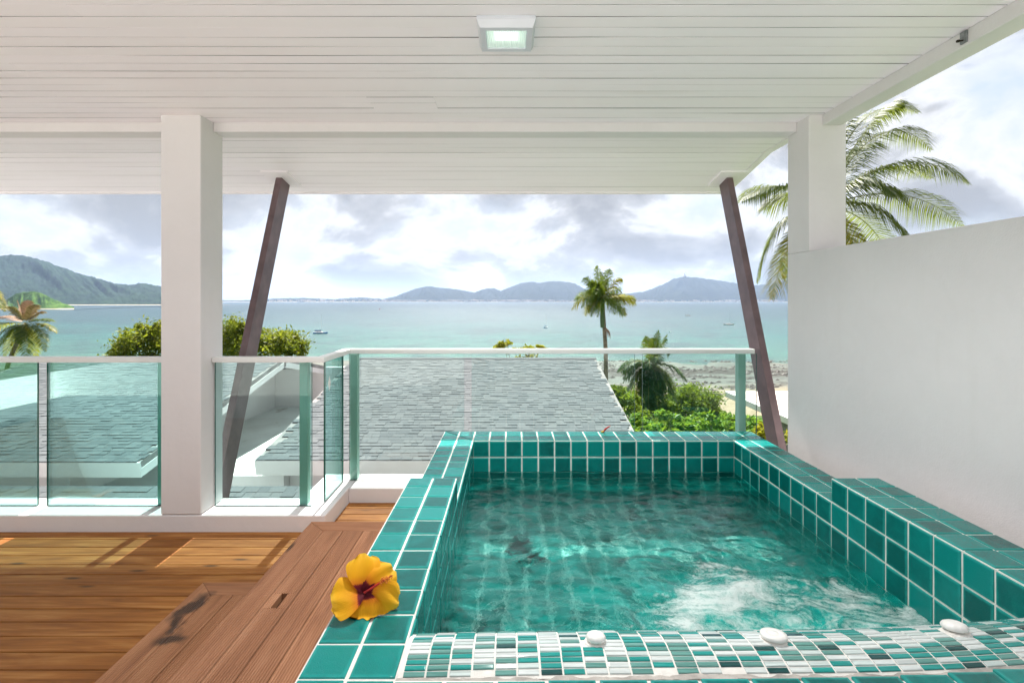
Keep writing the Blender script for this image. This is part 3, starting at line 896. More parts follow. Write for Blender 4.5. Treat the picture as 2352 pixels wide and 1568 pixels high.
TS = T - 0.0082
def tile_geo(sx, sy, th=0.0045, r=0.0035, base=0.003):
    vs, uv = [], []
    for (ins, z) in ((0, -base), (0, th - r * 0.8), (r * 0.4, th - r * 0.2), (r * 1.6, th)):
        for (a, b) in ((-1, -1), (1, -1), (1, 1), (-1, 1)):
            x, y = a * (sx / 2 - ins), b * (sy / 2 - ins)
            vs.append((x, y, z)); uv.append((0.5 + x / sx, 0.5 + y / sy))
    fs = []
    for r_ in range(3):
        for k in range(4):
            fs.append((r_ * 4 + k, r_ * 4 + (k + 1) % 4, (r_ + 1) * 4 + (k + 1) % 4, (r_ + 1) * 4 + k))
    fs.append((12, 13, 14, 15))
    return vs, fs, uv
tv, tf, tuv = tile_geo(TS, TS)
mb = MB(); mb.add(tv, tf, False, tuv); TILE = mb.mesh('tile', M['tile'])
def tri_tile(s):      # corner pieces cut along the mitre
    q = TS / 2; e = 0.0035
    P = [(-q + e * 1.2, -q), (q, -q), (q, q - e * 1.2)] if s > 0 else [(-q, -q + e * 1.2), (q - e * 1.2, q), (-q, q)]
    c = (sum(p[0] for p in P) / 3, sum(p[1] for p in P) / 3)
    P2 = [(c[0] + (p[0] - c[0]) * 0.94, c[1] + (p[1] - c[1]) * 0.94) for p in P]
    vs = [(x, y, -0.003) for x, y in P] + [(x, y, 0.0025) for x, y in P] + [(x, y, 0.0045) for x, y in P2]
    uv = [(0.5 + v[0] / TS, 0.5 + v[1] / TS) for v in vs]
    fs = []
    for r in range(2):
        for k in range(3): fs.append((r * 3 + k, r * 3 + (k + 1) % 3, (r + 1) * 3 + (k + 1) % 3, (r + 1) * 3 + k))
    fs.append((6, 7, 8))
    mb = MB(); mb.add(vs, fs, False, uv); return mb.mesh('tile', M['tile'])
TRI = [tri_tile(1), tri_tile(-1)]
rng = random.Random(21)
ntile = 0
deep = MB()
def put_tile(Mx, me=None, part=True, jit=0.0007):
    global ntile
    J = Matrix.Translation((rng.uniform(-jit, jit), rng.uniform(-jit, jit), rng.uniform(-0.0008, 0.0008))) @ Euler((rng.uniform(-.006, .006), rng.uniform(-.006, .006), rng.uniform(-.006, .006))).to_matrix().to_4x4()
    Mx = Mx @ J
    if part:
        obj('tile', me or TILE, pool, mat4=Mx); ntile += 1
    else:
        deep.add([Mx @ Vector(v) for v in tv], tf, False, tuv)
TOPM = lambda x, y, h: Matrix.Translation((x, y, H(h)))
def WALLM(x, y, h, n):     # tile on a vertical face with normal n
    z = Vector(n); yv = Vector((0, 0, 1)); xv = yv.cross(z)
    m = Matrix((xv, yv, z)).transposed().to_4x4(); m.translation = (x, y, H(h)); return m
# rim tops
for j in range(2):
    for i in range(16):
        put_tile(TOPM(XL + (i + .5) * T, YF + (j + .5) * T, LOW))
    for k in range(9):
        put_tile(TOPM(XL - (j + .5) * T, YF - (k + .5) * T, LOW)); put_tile(TOPM(XR + (j + .5) * T, YF - (k + .5) * T, LOW))
    k = 0
    while YS - (k + 1) * T > YN + 0.03:
        put_tile(TOPM(XL - (j + .5) * T, YS - (k + .5) * T, RAISE), part=k < 12)
        put_tile(TOPM(XR + (j + .5) * T, YS - (k + .5) * T, RAISE), part=k < 11)
        k += 1
# mitred corners
for (cx_, sg) in ((XL, -1), (XR, 1)):
    for i in range(2):
        for j in range(2):
            Mx = TOPM(cx_ + sg * (i + .5) * T, YF + (j + .5) * T, LOW)
            if i == j:
                rot = Matrix.Rotation(0 if sg > 0 else math.pi / 2, 4, 'Z')
                put_tile(Mx @ rot, TRI[0], jit=0); put_tile(Mx @ rot, TRI[1], jit=0)
            else: put_tile(Mx)
# inner faces
for r in range(7):
    for i in range(16):
        put_tile(WALLM(XL + (i + .5) * T, YF, LOW - (r + .5) * T, (0, -1, 0)), part=r < 2)
    for k in range(9):
        put_tile(WALLM(XL, YF - (k + .5) * T, LOW - (r + .5) * T, (1, 0, 0)), part=r < 2)
        put_tile(WALLM(XR, YF - (k + .5) * T, LOW - (r + .5) * T, (-1, 0, 0)), part=r < 2)
for r in range(8):
    k = 0
    while YS - (k + 1) * T > YN:
        put_tile(WALLM(XL, YS - (k + .5) * T, RAISE - (r + .5) * T, (1, 0, 0)), part=r < 3 and k < 10)
        put_tile(WALLM(XR, YS - (k + .5) * T, RAISE - (r + .5) * T, (-1, 0, 0)), part=r < 3 and k < 10)
        k += 1
# floor
for i in range(16):
    for k in range(20):
        put_tile(TOPM(XL + (i + .5) * T, YF - (k + .5) * T, FLOOR), part=False)
# outer faces of the far rim and row in front of the mosaic ledge
for i in range(20):
    for r in range(3): put_tile(WALLM(XL - 2 * T + (i + .5) * T, YF + 2 * T, LOW - (r + .5) * T, (0, 1, 0)), part=False)
for sx_ in (-1, 1):
    put_tile(WALLM((XL - 0.5 * T) if sx_ < 0 else (XR + .5 * T), YS, RAISE - .5 * T, (0, 1, 0)), part=False)
    put_tile(WALLM((XL - 1.5 * T) if sx_ < 0 else (XR + 1.5 * T), YS, RAISE - .5 * T, (0, 1, 0)), part=False)

# mosaic ledge at the near end
def ledge(X, s):
    """surface point and direction of the rounded near ledge; s runs from its front edge over the top to the water"""
    yo = 0.060 * max(0.0, (X - 0.25) / 1.1) ** 1.7 + 0.004 * math.sin(X * 5.0)
    a0, a1, Lr = R(19), R(-34), 0.185
    n = 40; Yp, Zp = 1.018 + yo, -0.797 + 0.003 * math.sin(X * 3.1 + 1)
    k = (a0 - a1) / Lr
    # closed form of the arc
    Rr = 1 / k
    ang = max(a0 - k * s, -math.pi / 2)
    s_arc = (a0 - ang) / k
    Yq = Yp + Rr * (math.sin(a0) - math.sin(ang)); Zq = Zp + Rr * (math.cos(ang) - math.cos(a0))
    if s > s_arc: Zq -= (s - s_arc)
    return Vector((X, Yq, H(Zq))), ang
lg = empty('mosaic_ledge', (0.6, 1.1, H(-0.83))); lg.parent = pool; lg.location = Vector((0.6, 1.1, H(-0.83))) - pool.location
mb = MB()
nX, nS = 90, 46
SMAX = 0.95
for i in range(nX):
    X = XL + 0.002 + (XR - XL - 0.004) * i / (nX - 1)
    for j in range(nS):
        s = 0.42 * j / (nS - 2) if j < nS - 1 else SMAX
        p, a = ledge(X, s)
        mb.v.append(tuple(p))
for f in grid_faces(nX, nS): mb.f.append(tuple(int(q) for q in f)); mb.sm.append(True); mb.uv.append([(0.5, 0.5)] * 4)
mb.build('grout_bed', M['grout'], lg)
def mosaic_mats():
    out = []
    for nm, c in (('mosaic_white', (0.62, 0.665, 0.655)), ('mosaic_pale', (0.52, 0.60, 0.585)), ('mosaic_teal', (0.010, 0.27, 0.245)), ('mosaic_sage', (0.11, 0.285, 0.255)), ('mosaic_dark', (0.002, 0.060, 0.060))):
        m = Mat(nm)
        st = m.noise(m.coord('Object', (6, 160, 1), 23), 1.0, 3, 0.5)
        lo = tuple(x * 0.80 for x in c); hi = tuple(min(1, x * 1.18 + 0.015) for x in c)
        cc = m.ramp(st, [(0.3, lo), (0.7, hi)])
        m.principled(cc, 0.06, None, 0.55)
        out.append(m.m)
    return out
MOS = mosaic_mats()
MP, MR_ = 0.0486, 0.0140
mv, mf, muv = tile_geo(MP - 0.0042, MR_ - 0.0031, 0.0026, 0.0016, 0.002)
MME = []
for mm in MOS:
    b_ = MB(); b_.add(mv, mf, False, muv); MME.append(b_.mesh('mosaic_tile', mm))
rest = [MB() for _ in MOS]
KNOBS = [(0.197, 0.095), (0.612, 0.100), (1.065, 0.112)]
rng = random.Random(77)
nmos = 0
ncol = int((XR - XL) / MP)
missing = {(3, 0), (11, 0), (14, 0)}
for i in range(ncol):
    for j in range(26):
        X = XL + 0.012 + (i + .5) * MP; s = 0.006 + (j + .5) * MR_
        if X > XR - 0.03: continue
        if (i, j) in missing: continue
        if any(abs(X - kx) < 0.028 and abs(s - ks) < 0.016 for kx, ks in KNOBS): continue
        u = rng.random()
        t_ = 0 if u < .36 else 1 if u < .46 else 2 if u < .70 else 3 if u < .95 else 4
        p, a = ledge(X, s); p2, _ = ledge(X + 0.01, s)
        xv = (p2 - p).normalized(); yv = Vector((0, math.cos(a), math.sin(a))); zv = xv.cross(yv).normalized(); yv = zv.cross(xv)
        Mx = Matrix((xv, yv, zv)).transposed().to_4x4()
        p = p + Vector((rng.uniform(-.0006, .0006), 0, 0)) 
        Mx.translation = p
        Mx = Mx @ Euler((rng.uniform(-.02, .02), rng.uniform(-.008, .008), rng.uniform(-.006, .006))).to_matrix().to_4x4()
        if nmos < 300 and j < 12 and i < 28:
            obj('mosaic_tile', MME[t_], lg, mat4=Mx); nmos += 1
        else:
            rest[t_].add([Mx @ Vector(v) for v in mv], mf, False, muv)
allr = MB(); mats = []; idx = []
for t_, rb in enumerate(rest):
    b0 = len(allr.v); allr.v += rb.v; allr.f += [tuple(b0 + q for q in f) for f in rb.f]; allr.uv += rb.uv; allr.sm += rb.sm; idx += [t_] * len(rb.f)
me = allr.mesh('mosaic_tiles', MOS); me.polygons.foreach_set('material_index', idx)
tag(obj('mosaic_tiles', me, lg), kind='stuff')
tag(deep.build('submerged_tiles', M['tile'], pool), kind='stuff')
# broken grout along the front of the ledge and the tile row below it
mb = MB()
n = 240
ring = 6
for i in range(n):
    X = XL + (XR - XL) * i / (n - 1)
    p, a = ledge(X, 0.0)
    w = 0.010 + 0.010 * max(0, fbm(X, 1, 9, 2.0)) ; hh = 0.004 * fbm(X, 3, 20, 4.0)
    for (dy_, dz_) in ((0.006, -0.02), (0.005, 0.0012 + hh), (0.0, 0.002 + hh), (-w, 0.004 + hh), (-w - 0.012, -0.03), (0.0, -0.05)):
        mb.v.append((p.x, p.y + dy_, p.z + dz_))
for i in range(n - 1):
    for k in range(ring):
        mb.f.append((i * ring + k, i * ring + (k + 1) % ring, (i + 1) * ring + (k + 1) % ring, (i + 1) * ring + k)); mb.sm.append(False); mb.uv.append([(0.5, 0.5)] * 4)
mb.build('broken_grout', plain('dirty_mortar', (0.42, 0.385, 0.355), 0.9, 0.35, 22, 0.8), lg)
mb = MB(); mb.box(XL + 0.001, XR - 0.001, YN, 1.004, H(-1.5), H(-0.7865)); mb.build('front_bed', M['grout'], lg)
b_ = MB()
for i in range(16):
    X = XL + (i + .5) * T; p, a = ledge(X, 0.0)
    Mx = Matrix.Translation((X, p.y - 0.018 - T / 2, H(-0.784)))
    put_tile(Mx, part=ntile < 300)

# water
def water_mat():
    m = Mat('tub_water')
    v = m.coord('World')
    s_ = m.n('ShaderNodeSeparateXYZ'); m.l(m.n('ShaderNodeNewGeometry').outputs['Position'], s_.inputs[0])
    h = m.math('ADD', m.noise(v, 26, 4, 0.6, 0.8), m.math('MULTIPLY', m.noise(v, 75, 3, 0.6, 0.5), 0.35))
    nrm = m.bump(h, 0.16, 0.012)
    g = m.n('ShaderNodeBsdfPrincipled')
    g.inputs['Base Color'].default_value = (0.48, 1.0, 0.955, 1); g.inputs['Roughness'].default_value = 0.0
    g.inputs['IOR'].default_value = 1.333; g.inputs['Specular IOR Level'].default_value = 0.36; g.inputs['Transmission Weight'].default_value = 1.0
    m.l(nrm, g.inputs['Normal'])
    # bubbles whipped up by the jets at the near right
    dxx = m.math('MULTIPLY', m.math('SUBTRACT', s_.outputs[0], 0.98), 1.55); dyy = m.math('MULTIPLY', m.math('SUBTRACT', s_.outputs[1], 1.50), 1.75)
    rr = m.math('SQRT', m.math('ADD', m.math('MULTIPLY', dxx, dxx), m.math('MULTIPLY', dyy, dyy)))
    reg = m.math('SUBTRACT', 1.30, rr, clamp=True)
    f1 = m.noise(m.coord('World', (1, 1.5, 1)), 4.2, 7, 0.66, 1.6)
    f2 = m.noise(v, 55, 5, 0.75, 0.8)
    fo = m.math('ADD', m.math('MULTIPLY', f1, 0.72), m.math('MULTIPLY', f2, 0.30))
    k = m.math('MULTIPLY', m.math('MULTIPLY_ADD', m.math('ADD', fo, m.math('MULTIPLY', m.math('MINIMUM', reg, 0.6), 0.42)), 6.0, -4.24, clamp=True), 0.85)
    d = m.n('ShaderNodeBsdfDiffuse'); d.inputs[0].default_value = (0.88, 0.95, 0.94, 1); m.l(m.bump(f2, 0.6, 0.01), d.inputs['Normal'])
    tr = m.n('ShaderNodeBsdfTranslucent'); tr.inputs[0].default_value = (0.80, 0.90, 0.885, 1)
    dt = m.n('ShaderNodeMixShader'); dt.inputs[0].default_value = 0.25; m.l(d.outputs[0], dt.inputs[1]); m.l(tr.outputs[0], dt.inputs[2])
    f3 = m.noise(m.coord('World', (1, 1.7, 1)), 5.5, 6, 0.62, 1.2)
    ka = m.math('ADD', m.math('MULTIPLY_ADD', f3, 1.7, -0.64), m.math('MULTIPLY', reg, 0.5), clamp=True)
    ka = m.math('MULTIPLY', ka, m.math('MULTIPLY_ADD', s_.outputs[1], -0.55, 1.75, clamp=True))
    mil = m.n('ShaderNodeBsdfDiffuse'); mil.inputs[0].default_value = (0.004, 0.56, 0.48, 1); m.l(nrm, mil.inputs['Normal'])
    mil2 = m.n('ShaderNodeBsdfGlossy'); mil2.inputs['Roughness'].default_value = 0.03; m.l(nrm, mil2.inputs['Normal'])
    fr = m.n('ShaderNodeFresnel'); fr.inputs[0].default_value = 1.27; m.l(nrm, fr.inputs['Normal'])
    mm = m.n('ShaderNodeMixShader'); m.l(fr.outputs[0], mm.inputs[0]); m.l(mil.outputs[0], mm.inputs[1]); m.l(mil2.outputs[0], mm.inputs[2])
    y_ = m.n('ShaderNodeMixShader'); m.l(m.math('MULTIPLY', ka, 0.75), y_.inputs[0]); m.l(g.outputs[0], y_.inputs[1]); m.l(mm.outputs[0], y_.inputs[2])
    x = m.n('ShaderNodeMixShader'); m.l(k, x.inputs[0]); m.l(y_.outputs[0], x.inputs[1]); m.l(dt.outputs[0], x.inputs[2])
    m.l(x.outputs[0], m.out.inputs[0])
    return m.m
nu, nv = 190, 230
V = []
for i in range(nu):
    X = XL + 0.004 + (XR - XL - 0.008) * i / (nu - 1)
    for j in range(nv):
        Y = 1.16 + (YF - 0.004 - 1.16) * j / (nv - 1)
        near = max(0.0, 1 - math.hypot((X - 1.0) / 0.9, (Y - 1.45) / 0.9))
        amp = 0.0050 + 0.019 * near
        wx = X + 0.05 * nz(X, Y, 3.0, 9.1); wy = Y + 0.05 * nz(X, Y, 3.0, 4.4)
        ring_ = math.sin(28 * math.hypot(wx - 1.05, wy - 1.4)) * 0.22
        z = amp * (0.9 * fbm(wx, wy * 1.5, 5.0, 1.3, 4) + ring_ + 0.5 * (abs(nz(wx, wy * 1.5, 9.0, 6.6)) * -2 + 0.5))
        V.append((X, Y, H(WATER) + z))
wm = np_mesh('pool_water', V, grid_faces(nu, nv), water_mat(), True)
wobj = tag(obj('pool_water', wm), 'clear rippling turquoise water in the tub', 'water', kind='structure')

wobj.cycles.is_caustics_caster = True
sun.cycles.is_caustics_light = True
ld.cycles.is_caustics_light = True
for o in bpy.data.objects:
    if o.name.startswith(('shell', 'submerged_tiles', 'grout_bed')): o.cycles.is_caustics_receiver = True
# underwater fitting and knobs
dr = empty('suction_grate', (0.06, 2.62, H(FLOOR) + 0.004), 'dark round suction fitting under the water', 'drain cover')
mb = MB(); mb.lathe([(0.085, 0.0), (0.085, 0.012), (0.06, 0.026), (0.0, 0.03)], 20, Matrix.Translation((0.06, 2.62, H(FLOOR) + 0.004))); mb.build('cover', plain('black_plastic', (0.02, 0.02, 0.022), 0.4), dr)
mb = MB(); mb.lathe([(0.03, 0.0), (0.03, 0.02), (0.0, 0.024)], 14, Matrix.Translation((0.15, 2.52, H(FLOOR) + 0.004))); mb.build('plug', plain('black_rubber', (0.02, 0.02, 0.022), 0.6), dr)

def knob(kx, ks, style, label):
    p, a = ledge(kx, ks)
    n = Vector((0, -math.sin(a), math.cos(a)))
    Rm = n.to_track_quat('Z', 'Y').to_matrix().to_4x4()
    Mx = Matrix.Translation(p) @ Rm @ Matrix.Scale(0.76 if kx < 0.4 else 0.89, 4)
    t = empty('air_knob', p, label, 'knob', 'white air control knobs on the mosaic ledge')
    mb = MB(); mb.lathe([(0.021, 0.0), (0.021, 0.006), (0.0, 0.006)], 20, Mx); mb.build('collar', plain('grey_collar', (0.42, 0.40, 0.37), 0.5), t)
    mb = MB()
    if style == 0:
        mb.lathe([(0.019, 0.006), (0.0275, 0.009), (0.0285, 0.016), (0.025, 0.022), (0.017, 0.026), (0.010, 0.0262), (0.0, 0.0265)], 48, Mx, True, lambda k, j: 1.0 + (0.045 if (k // 2) % 2 else 0) * (1 if j in (1, 2, 3) else 0))
    else:
        mb.lathe([(0.02, 0.004), (0.031, 0.007), (0.033, 0.012), (0.031, 0.017), (0.015, 0.0185), (0.014, 0.0175), (0.013, 0.0187), (0.0, 0.019)], 40, Mx)
    mb.build('cap', M['plastic'], t)
    mb = MB()                     # mortar squeezed out round it
    vs = [p + n * 0.006]
    m_ = 26
    for k in range(m_):
        an = 2 * math.pi * k / m_; rr = 0.028 + 0.009 * nz(math.cos(an) * 3 + kx * 7, math.sin(an) * 3, 1.0, 2.0)
        vs.append(Mx @ Vector((rr * math.cos(an) * 1.15, rr * math.sin(an), 0.0035)))
    for k in range(m_):
        an = 2 * math.pi * k / m_
        vs.append(Mx @ Vector((0.040 * math.cos(an), 0.036 * math.sin(an), -0.004)))
    fs = [(0, 1 + k, 1 + (k + 1) % m_) for k in range(m_)] + [(1 + k, 1 + m_ + k, 1 + m_ + (k + 1) % m_, 1 + (k + 1) % m_) for k in range(m_)]
    mb.add(vs, fs); mb.build('mortar', M['grout'], t)
knob(*KNOBS[0], 0, 'ribbed white knob at the left of the mosaic ledge')
knob(*KNOBS[1], 1, 'smooth flat white knob in the middle of the mosaic ledge')
knob(*KNOBS[2], 0, 'ribbed white knob at the right of the mosaic ledge')

# ------------------------------------------------------------------ hibiscus flower
def petal_mat():
    m = Mat('yellow_petal')
    uv = m.n('ShaderNodeUVMap'); s_ = m.n('ShaderNodeSeparateXYZ'); m.l(uv.outputs[0], s_.inputs[0])
    v = m.coord('Object')
    st = m.n('ShaderNodeMapping'); m.l(uv.outputs[0], st.inputs[0]); st.inputs['Scale'].default_value = (2.2, 46, 1)
    f = m.noise(st.outputs[0], 1.0, 4, 0.6)
    k = m.math('ADD', s_.outputs[0], m.math('MULTIPLY', m.math('SUBTRACT', f, 0.5), 0.10))
    c = m.ramp(k, [(0.12, (0.10, 0.002, 0.010)), (0.19, (0.19, 0.006, 0.012)), (0.235, (0.74, 0.20, 0.006)), (0.42, (0.84, 0.36, 0.004)), (0.8, (0.88, 0.44, 0.010)), (1.0, (0.90, 0.53, 0.04))])
    p = m.n('ShaderNodeBsdfPrincipled'); m.l(c, p.inputs['Base Color']); p.inputs['Roughness'].default_value = 0.55; p.inputs['Specular IOR Level'].default_value = 0.25
    m.l(m.bump(f, 0.5, 0.004), p.inputs['Normal'])
    t = m.n('ShaderNodeBsdfTranslucent'); m.l(c, t.inputs[0])
    x = m.n('ShaderNodeMixShader'); x.inputs[0].default_value = 0.25
    m.l(p.outputs[0], x.inputs[1]); m.l(t.outputs[0], x.inputs[2]); m.l(x.outputs[0], m.out.inputs[0])
    return m.m
PM = petal_mat()
fc = at(836, 1358, 1.235)
nrm = (Vector((0, 0, CZ)) - fc).normalized()
nrm = (nrm + Vector((-0.05, 0.0, 0.22))).normalized()
ux = Vector((1, 0, 0)); ux = (ux - nrm * ux.dot(nrm)).normalized(); uy = nrm.cross(ux)
FM = Matrix((ux, uy, nrm)).transposed().to_4x4(); FM.translation = fc
fl = empty('hibiscus_flower', (fc.x, fc.y, H(RAISE)), 'yellow hibiscus flower with a dark red heart on the tub rim', 'flower')
def petal(ang, Lp, wp, lift, seed, tw=0.0):
    nu, nv = 16, 17
    vs, uv = [], []
    ca, sa_ = math.cos(ang), math.sin(ang)
    for i in range(nu):
        u = i / (nu - 1)
        ww = wp * (0.16 + 0.84 * (math.sin(min(1, u * 1.02) ** 0.85 * math.pi * 0.62)) ** 0.9) * (1 if u < 0.8 else math.sqrt(max(0.0, 1 - ((u - 0.8) / 0.245) ** 2)))
        for j in range(nv):
            v = j / (nv - 1) * 2 - 1
            ruf = 0.05 * math.sin(v * 5 + seed * 3) * u + 0.03 * nz(u * 4 + seed, v * 3, 1.0, seed)
            r = Lp * u * (1 + ruf * 0.9 * (abs(v) + .35)) * (1 - 0.10 * v * v * u)
            t = ww * v
            z = -0.018 + 0.050 * u ** 0.8 * lift - 0.034 * u * u + 0.006 * math.sin(v * 7 + seed * 2 + u * 3) * u * u - 0.008 * v * v * u + tw * v * 0.011 * (1 - 0.3 * u)
            x_, y_ = r, t
            p = FM @ Vector((x_ * ca - y_ * sa_, x_ * sa_ + y_ * ca, z))
            p.z = max(p.z, H(RAISE) + 0.0065)
            vs.append(p); uv.append((u, v * 0.5 + 0.5))
    mb = MB(); mb.add(vs, [tuple(int(q) for q in f) for f in grid_faces(nu, nv)], True, uv)
    return mb.build('petal', PM, fl)
for k, (an, Lp, wp, lift, tw) in enumerate([(103, 0.092, 0.043, 0.9, 1), (46, 0.090, 0.042, 0.5, 1), (-12, 0.092, 0.042, 0.7, 1), (-80, 0.080, 0.047, 0.5, 1), (-163, 0.080, 0.050, 1.0, 1)]):
    petal(R(an), Lp, wp, lift, k * 1.3 + 0.4, tw)
RED = plain('red_pistil', (0.42, 0.012, 0.010), 0.45, 0.1, 60)
mb = MB()
tipd = (FM.to_3x3() @ Vector((0.062, 0.034, 0.030)))
P0 = FM @ Vector((0, 0, -0.014))
mb.tube([P0 + tipd * t for t in (0, .25, .5, .75, 1.0)], [0.0034, 0.0028, 0.0024, 0.0021, 0.0014], 8)
for k in range(5):
    b0 = P0 + tipd; d_ = Vector((random.uniform(-1, 1), random.uniform(-1, 1), random.uniform(-1, 1))) * 0.005 + tipd.normalized() * 0.007
    mb.tube([b0, b0 + d_], 0.0006, 5)
mb.build('pistil', RED, fl)
mb = MB()
for k in range(70):
    t = random.uniform(0.62, 0.97); b0 = P0 + tipd * t
    d_ = Vector((random.gauss(0, 1), random.gauss(0, 1), random.gauss(0, 1))).normalized() * random.uniform(0.004, 0.010)
    q = b0 + d_
    mb.lathe([(0.0012, -0.001), (0.0017, 0.0), (0.0008, 0.0012)], 5, Matrix.Translation(q))
    mb.tube([b0, q], 0.0003, 4, False)
mb.build('anthers', plain('orange_anthers', (0.72, 0.22, 0.02), 0.6, 0.2, 200), fl)

rp = empty('fallen_flower', at(1385, 984, 3.30), 'small red and yellow blossom sticking up behind the far rim', 'flower')
mb = MB(); b0 = Vector(rp.location); b0.z = H(LOW) + 0.004
mb.tube([b0, b0 + Vector((0.014, 0, 0.020)), b0 + Vector((0.034, 0, 0.036)), b0 + Vector((0.052, 0.004, 0.044))], [0.005, 0.006, 0.005, 0.002], 8); mb.build('petal', plain('red_petal', (0.45, 0.015, 0.012), 0.4), rp)
mb = MB(); mb.tube([b0 + Vector((-0.014, 0, 0.002)), b0 + Vector((0.006, 0, 0.010))], [0.004, 0.005], 8); mb.build('sepal', plain('yellow_sepal', (0.7, 0.42, 0.03), 0.5), rp)

# ------------------------------------------------------------------ shingled roofs and the flat roof between
def shingle_mat():
    m = Mat('grey_asphalt_shingle')
    r = m.rand()
    c = m.ramp(r, [(0.0, (0.098, 0.113, 0.126)), (0.5, (0.132, 0.148, 0.160)), (1.0, (0.168, 0.184, 0.195))])
    v = m.coord('World')
    c = m.mix(0.45, c, m.ramp(m.noise(v, 90, 3, 0.8), [(0.3, (0.065, 0.074, 0.083)), (0.7, (0.175, 0.19, 0.20))]))
    c = m.mix(m.math('MULTIPLY', m.ramp(m.noise(v, 0.8, 4), [(0.5, (0, 0, 0)), (0.75, (1, 1, 1))]), 0.25), c, (0.16, 0.17, 0.16))
    m.principled(c, 0.9, m.bump(m.noise(v, 260, 2), 0.6, 0.004), 0.15)
    return m.m
SH = shingle_mat()
EXPO, SW = 0.106, 0.175
def shingle_geo(w, th):
    d = EXPO + 0.03
    # local: x across, y up the slope (0 at the butt), z out of the roof
    g = 0.0015
    vs = [(-w / 2 + g, 0, 0), (w / 2 - g, 0, 0), (w / 2 - g, d, -0.002), (-w / 2 + g, d, -0.002),
          (-w / 2 + g, 0, th), (w / 2 - g, 0, th), (w / 2 - g, d, 0.002), (-w / 2 + g, d, 0.002)]
    fs = [(0, 1, 5, 4), (1, 2, 6, 5), (2, 3, 7, 6), (3, 0, 4, 7), (4, 5, 6, 7)]
    return vs, fs
VAR = [(SW * 0.8, 0.0045), (SW, 0.012), (SW * 1.2, 0.006), (SW * 0.62, 0.0105)]
SHM = []
for w, th in VAR:
    vs, fs = shingle_geo(w, th); b_ = MB(); b_.add(vs, fs); SHM.append(b_.mesh('shingle', SH))

def shingles(parent, x0, x1, ye, he, yr, hr, nparts, seed, order='near', xpref=None):
    """courses of shingles from the eave (ye, he) to the ridge (yr, hr)"""
    rg = random.Random(seed)
    an = math.atan2(hr - he, yr - ye); ln = math.hypot(yr - ye, hr - he)
    B = Matrix.Translation((0, ye, H(he))) @ Matrix.Rotation(an, 4, 'X')
    items = []
    rows = int(ln / EXPO)
    for r in range(rows):
        x = x0 - rg.uniform(0, 0.2)
        while x < x1:
            k = rg.randrange(4); w = VAR[k][0]
            xa = x; x += w
            if xa < x0 - 0.02: continue
            if x > x1 + 0.02: break
            items.append((r, k, B @ Matrix.Translation(((xa + w / 2), r * EXPO, 0.003 + rg.uniform(0, 0.002)))))
    items.sort(key=lambda t: (t[0], abs(t[2].translation.x - (sum(xpref) / 2 if xpref is not None else 0))))
    if nparts:
        vis = [t for t in items if xpref is None or xpref[0] <= t[2].translation.x <= xpref[1]] if isinstance(xpref, tuple) else items
    else: vis = []
    chosen = set(id(t) for t in vis[:nparts])
    st = MB()
    for t in items:
        if id(t) in chosen: obj('shingle', SHM[t[1]], parent, mat4=t[2])
        else:
            vs, fs = shingle_geo(*VAR[t[1]]); st.add([t[2] @ Vector(v) for v in vs], fs)
    if st.v: tag(st.build('shingles', SH, parent), kind='stuff')
    return B, ln

def gable_house(label, x0, x1, ye, he, yr, hr, gz, xpref, seed, inset=0.30):
    t = empty('shingled_house', ((x0 + x1) / 2, (ye + yr) / 2, gz), label, 'house', 'houses with grey shingle roofs below the terrace')
    an = math.atan2(hr - he, yr - ye)
    B = Matrix.Translation((0, ye, H(he))) @ Matrix.Rotation(an, 4, 'X'); ln = math.hypot(yr - ye, hr - he)
    mb = MB(); mb.box(x0, x1, 0.0, ln, -0.10, 0.0, B)
    # far slope
    B2 = Matrix.Translation((0, yr, H(hr))) @ Matrix.Rotation(-an, 4, 'X'); mb.box(x0, x1, 0.0, ln, -0.10, 0.004, B2)
    mb.build('roof_deck', M['stone'], t)
    # fascias
    mb = MB(); mb.box(x0 - 0.01, x1 + 0.01, -0.03, -0.001, -0.235, 0.004, B); mb.build('eave_fascia', M['white'], t)
    mb = MB(); mb.box(x0 + 0.05, x1 - 0.05, 0.03, 0.06, -0.285, -0.101, B); mb.build('soffit_lip', M['white'], t)
    for xa, xb in ((x0 - 0.012, x0 + 0.024), (x1 - 0.024, x1 + 0.012)):
        mb = MB(); mb.box(xa, xb, 0.0, ln, -0.235, -0.101, B); mb.box(xa, xb, 0.0, ln, -0.235, -0.101, B2); mb.build('rake_fascia', M['white'], t)
    mb = MB()
    w0, w1 = x0 + 0.30, x1 - inset
    yw = ye + 0.5; yb = 2 * yr - ye - 0.5
    zt0 = H(he) + (yw - ye) * math.tan(an) - 0.11
    prof = [(yw, gz), (yb, gz), (yb, zt0), (yr, H(hr) - 0.115), (yw, zt0)]
    vs = [(w0, a, b) for a, b in prof] + [(w1, a, b) for a, b in prof]
    mb.add(vs, [(0, 1, 2, 3, 4), (9, 8, 7, 6, 5), (0, 5, 6, 1), (1, 6, 7, 2), (2, 7, 8, 3), (3, 8, 9, 4), (4, 9, 5, 0)])
    mb.build('wall', M['white'], t)
    shingles(t, x0, x1, ye - 0.02, he + 0.002, yr, hr, 300, seed, xpref=xpref)
    b_ = MB(); b_.box(x0, x1, -0.11, 0.0, 0.012, 0.022, Matrix.Translation((0, yr, H(hr))) @ Matrix.Rotation(an, 4, 'X')); b_.box(x0, x1, 0.0, 0.11, 0.012, 0.022, Matrix.Translation((0, yr, H(hr))) @ Matrix.Rotation(-an, 4, 'X')); b_.build('ridge_cap', SH, t)
    return t
gable_house('white house with a broad grey shingle roof straight behind the tub', -3.93, 2.15, 7.5, -2.47, 12.2, -1.46, 14.9, (-3.95, 0.6), 31)
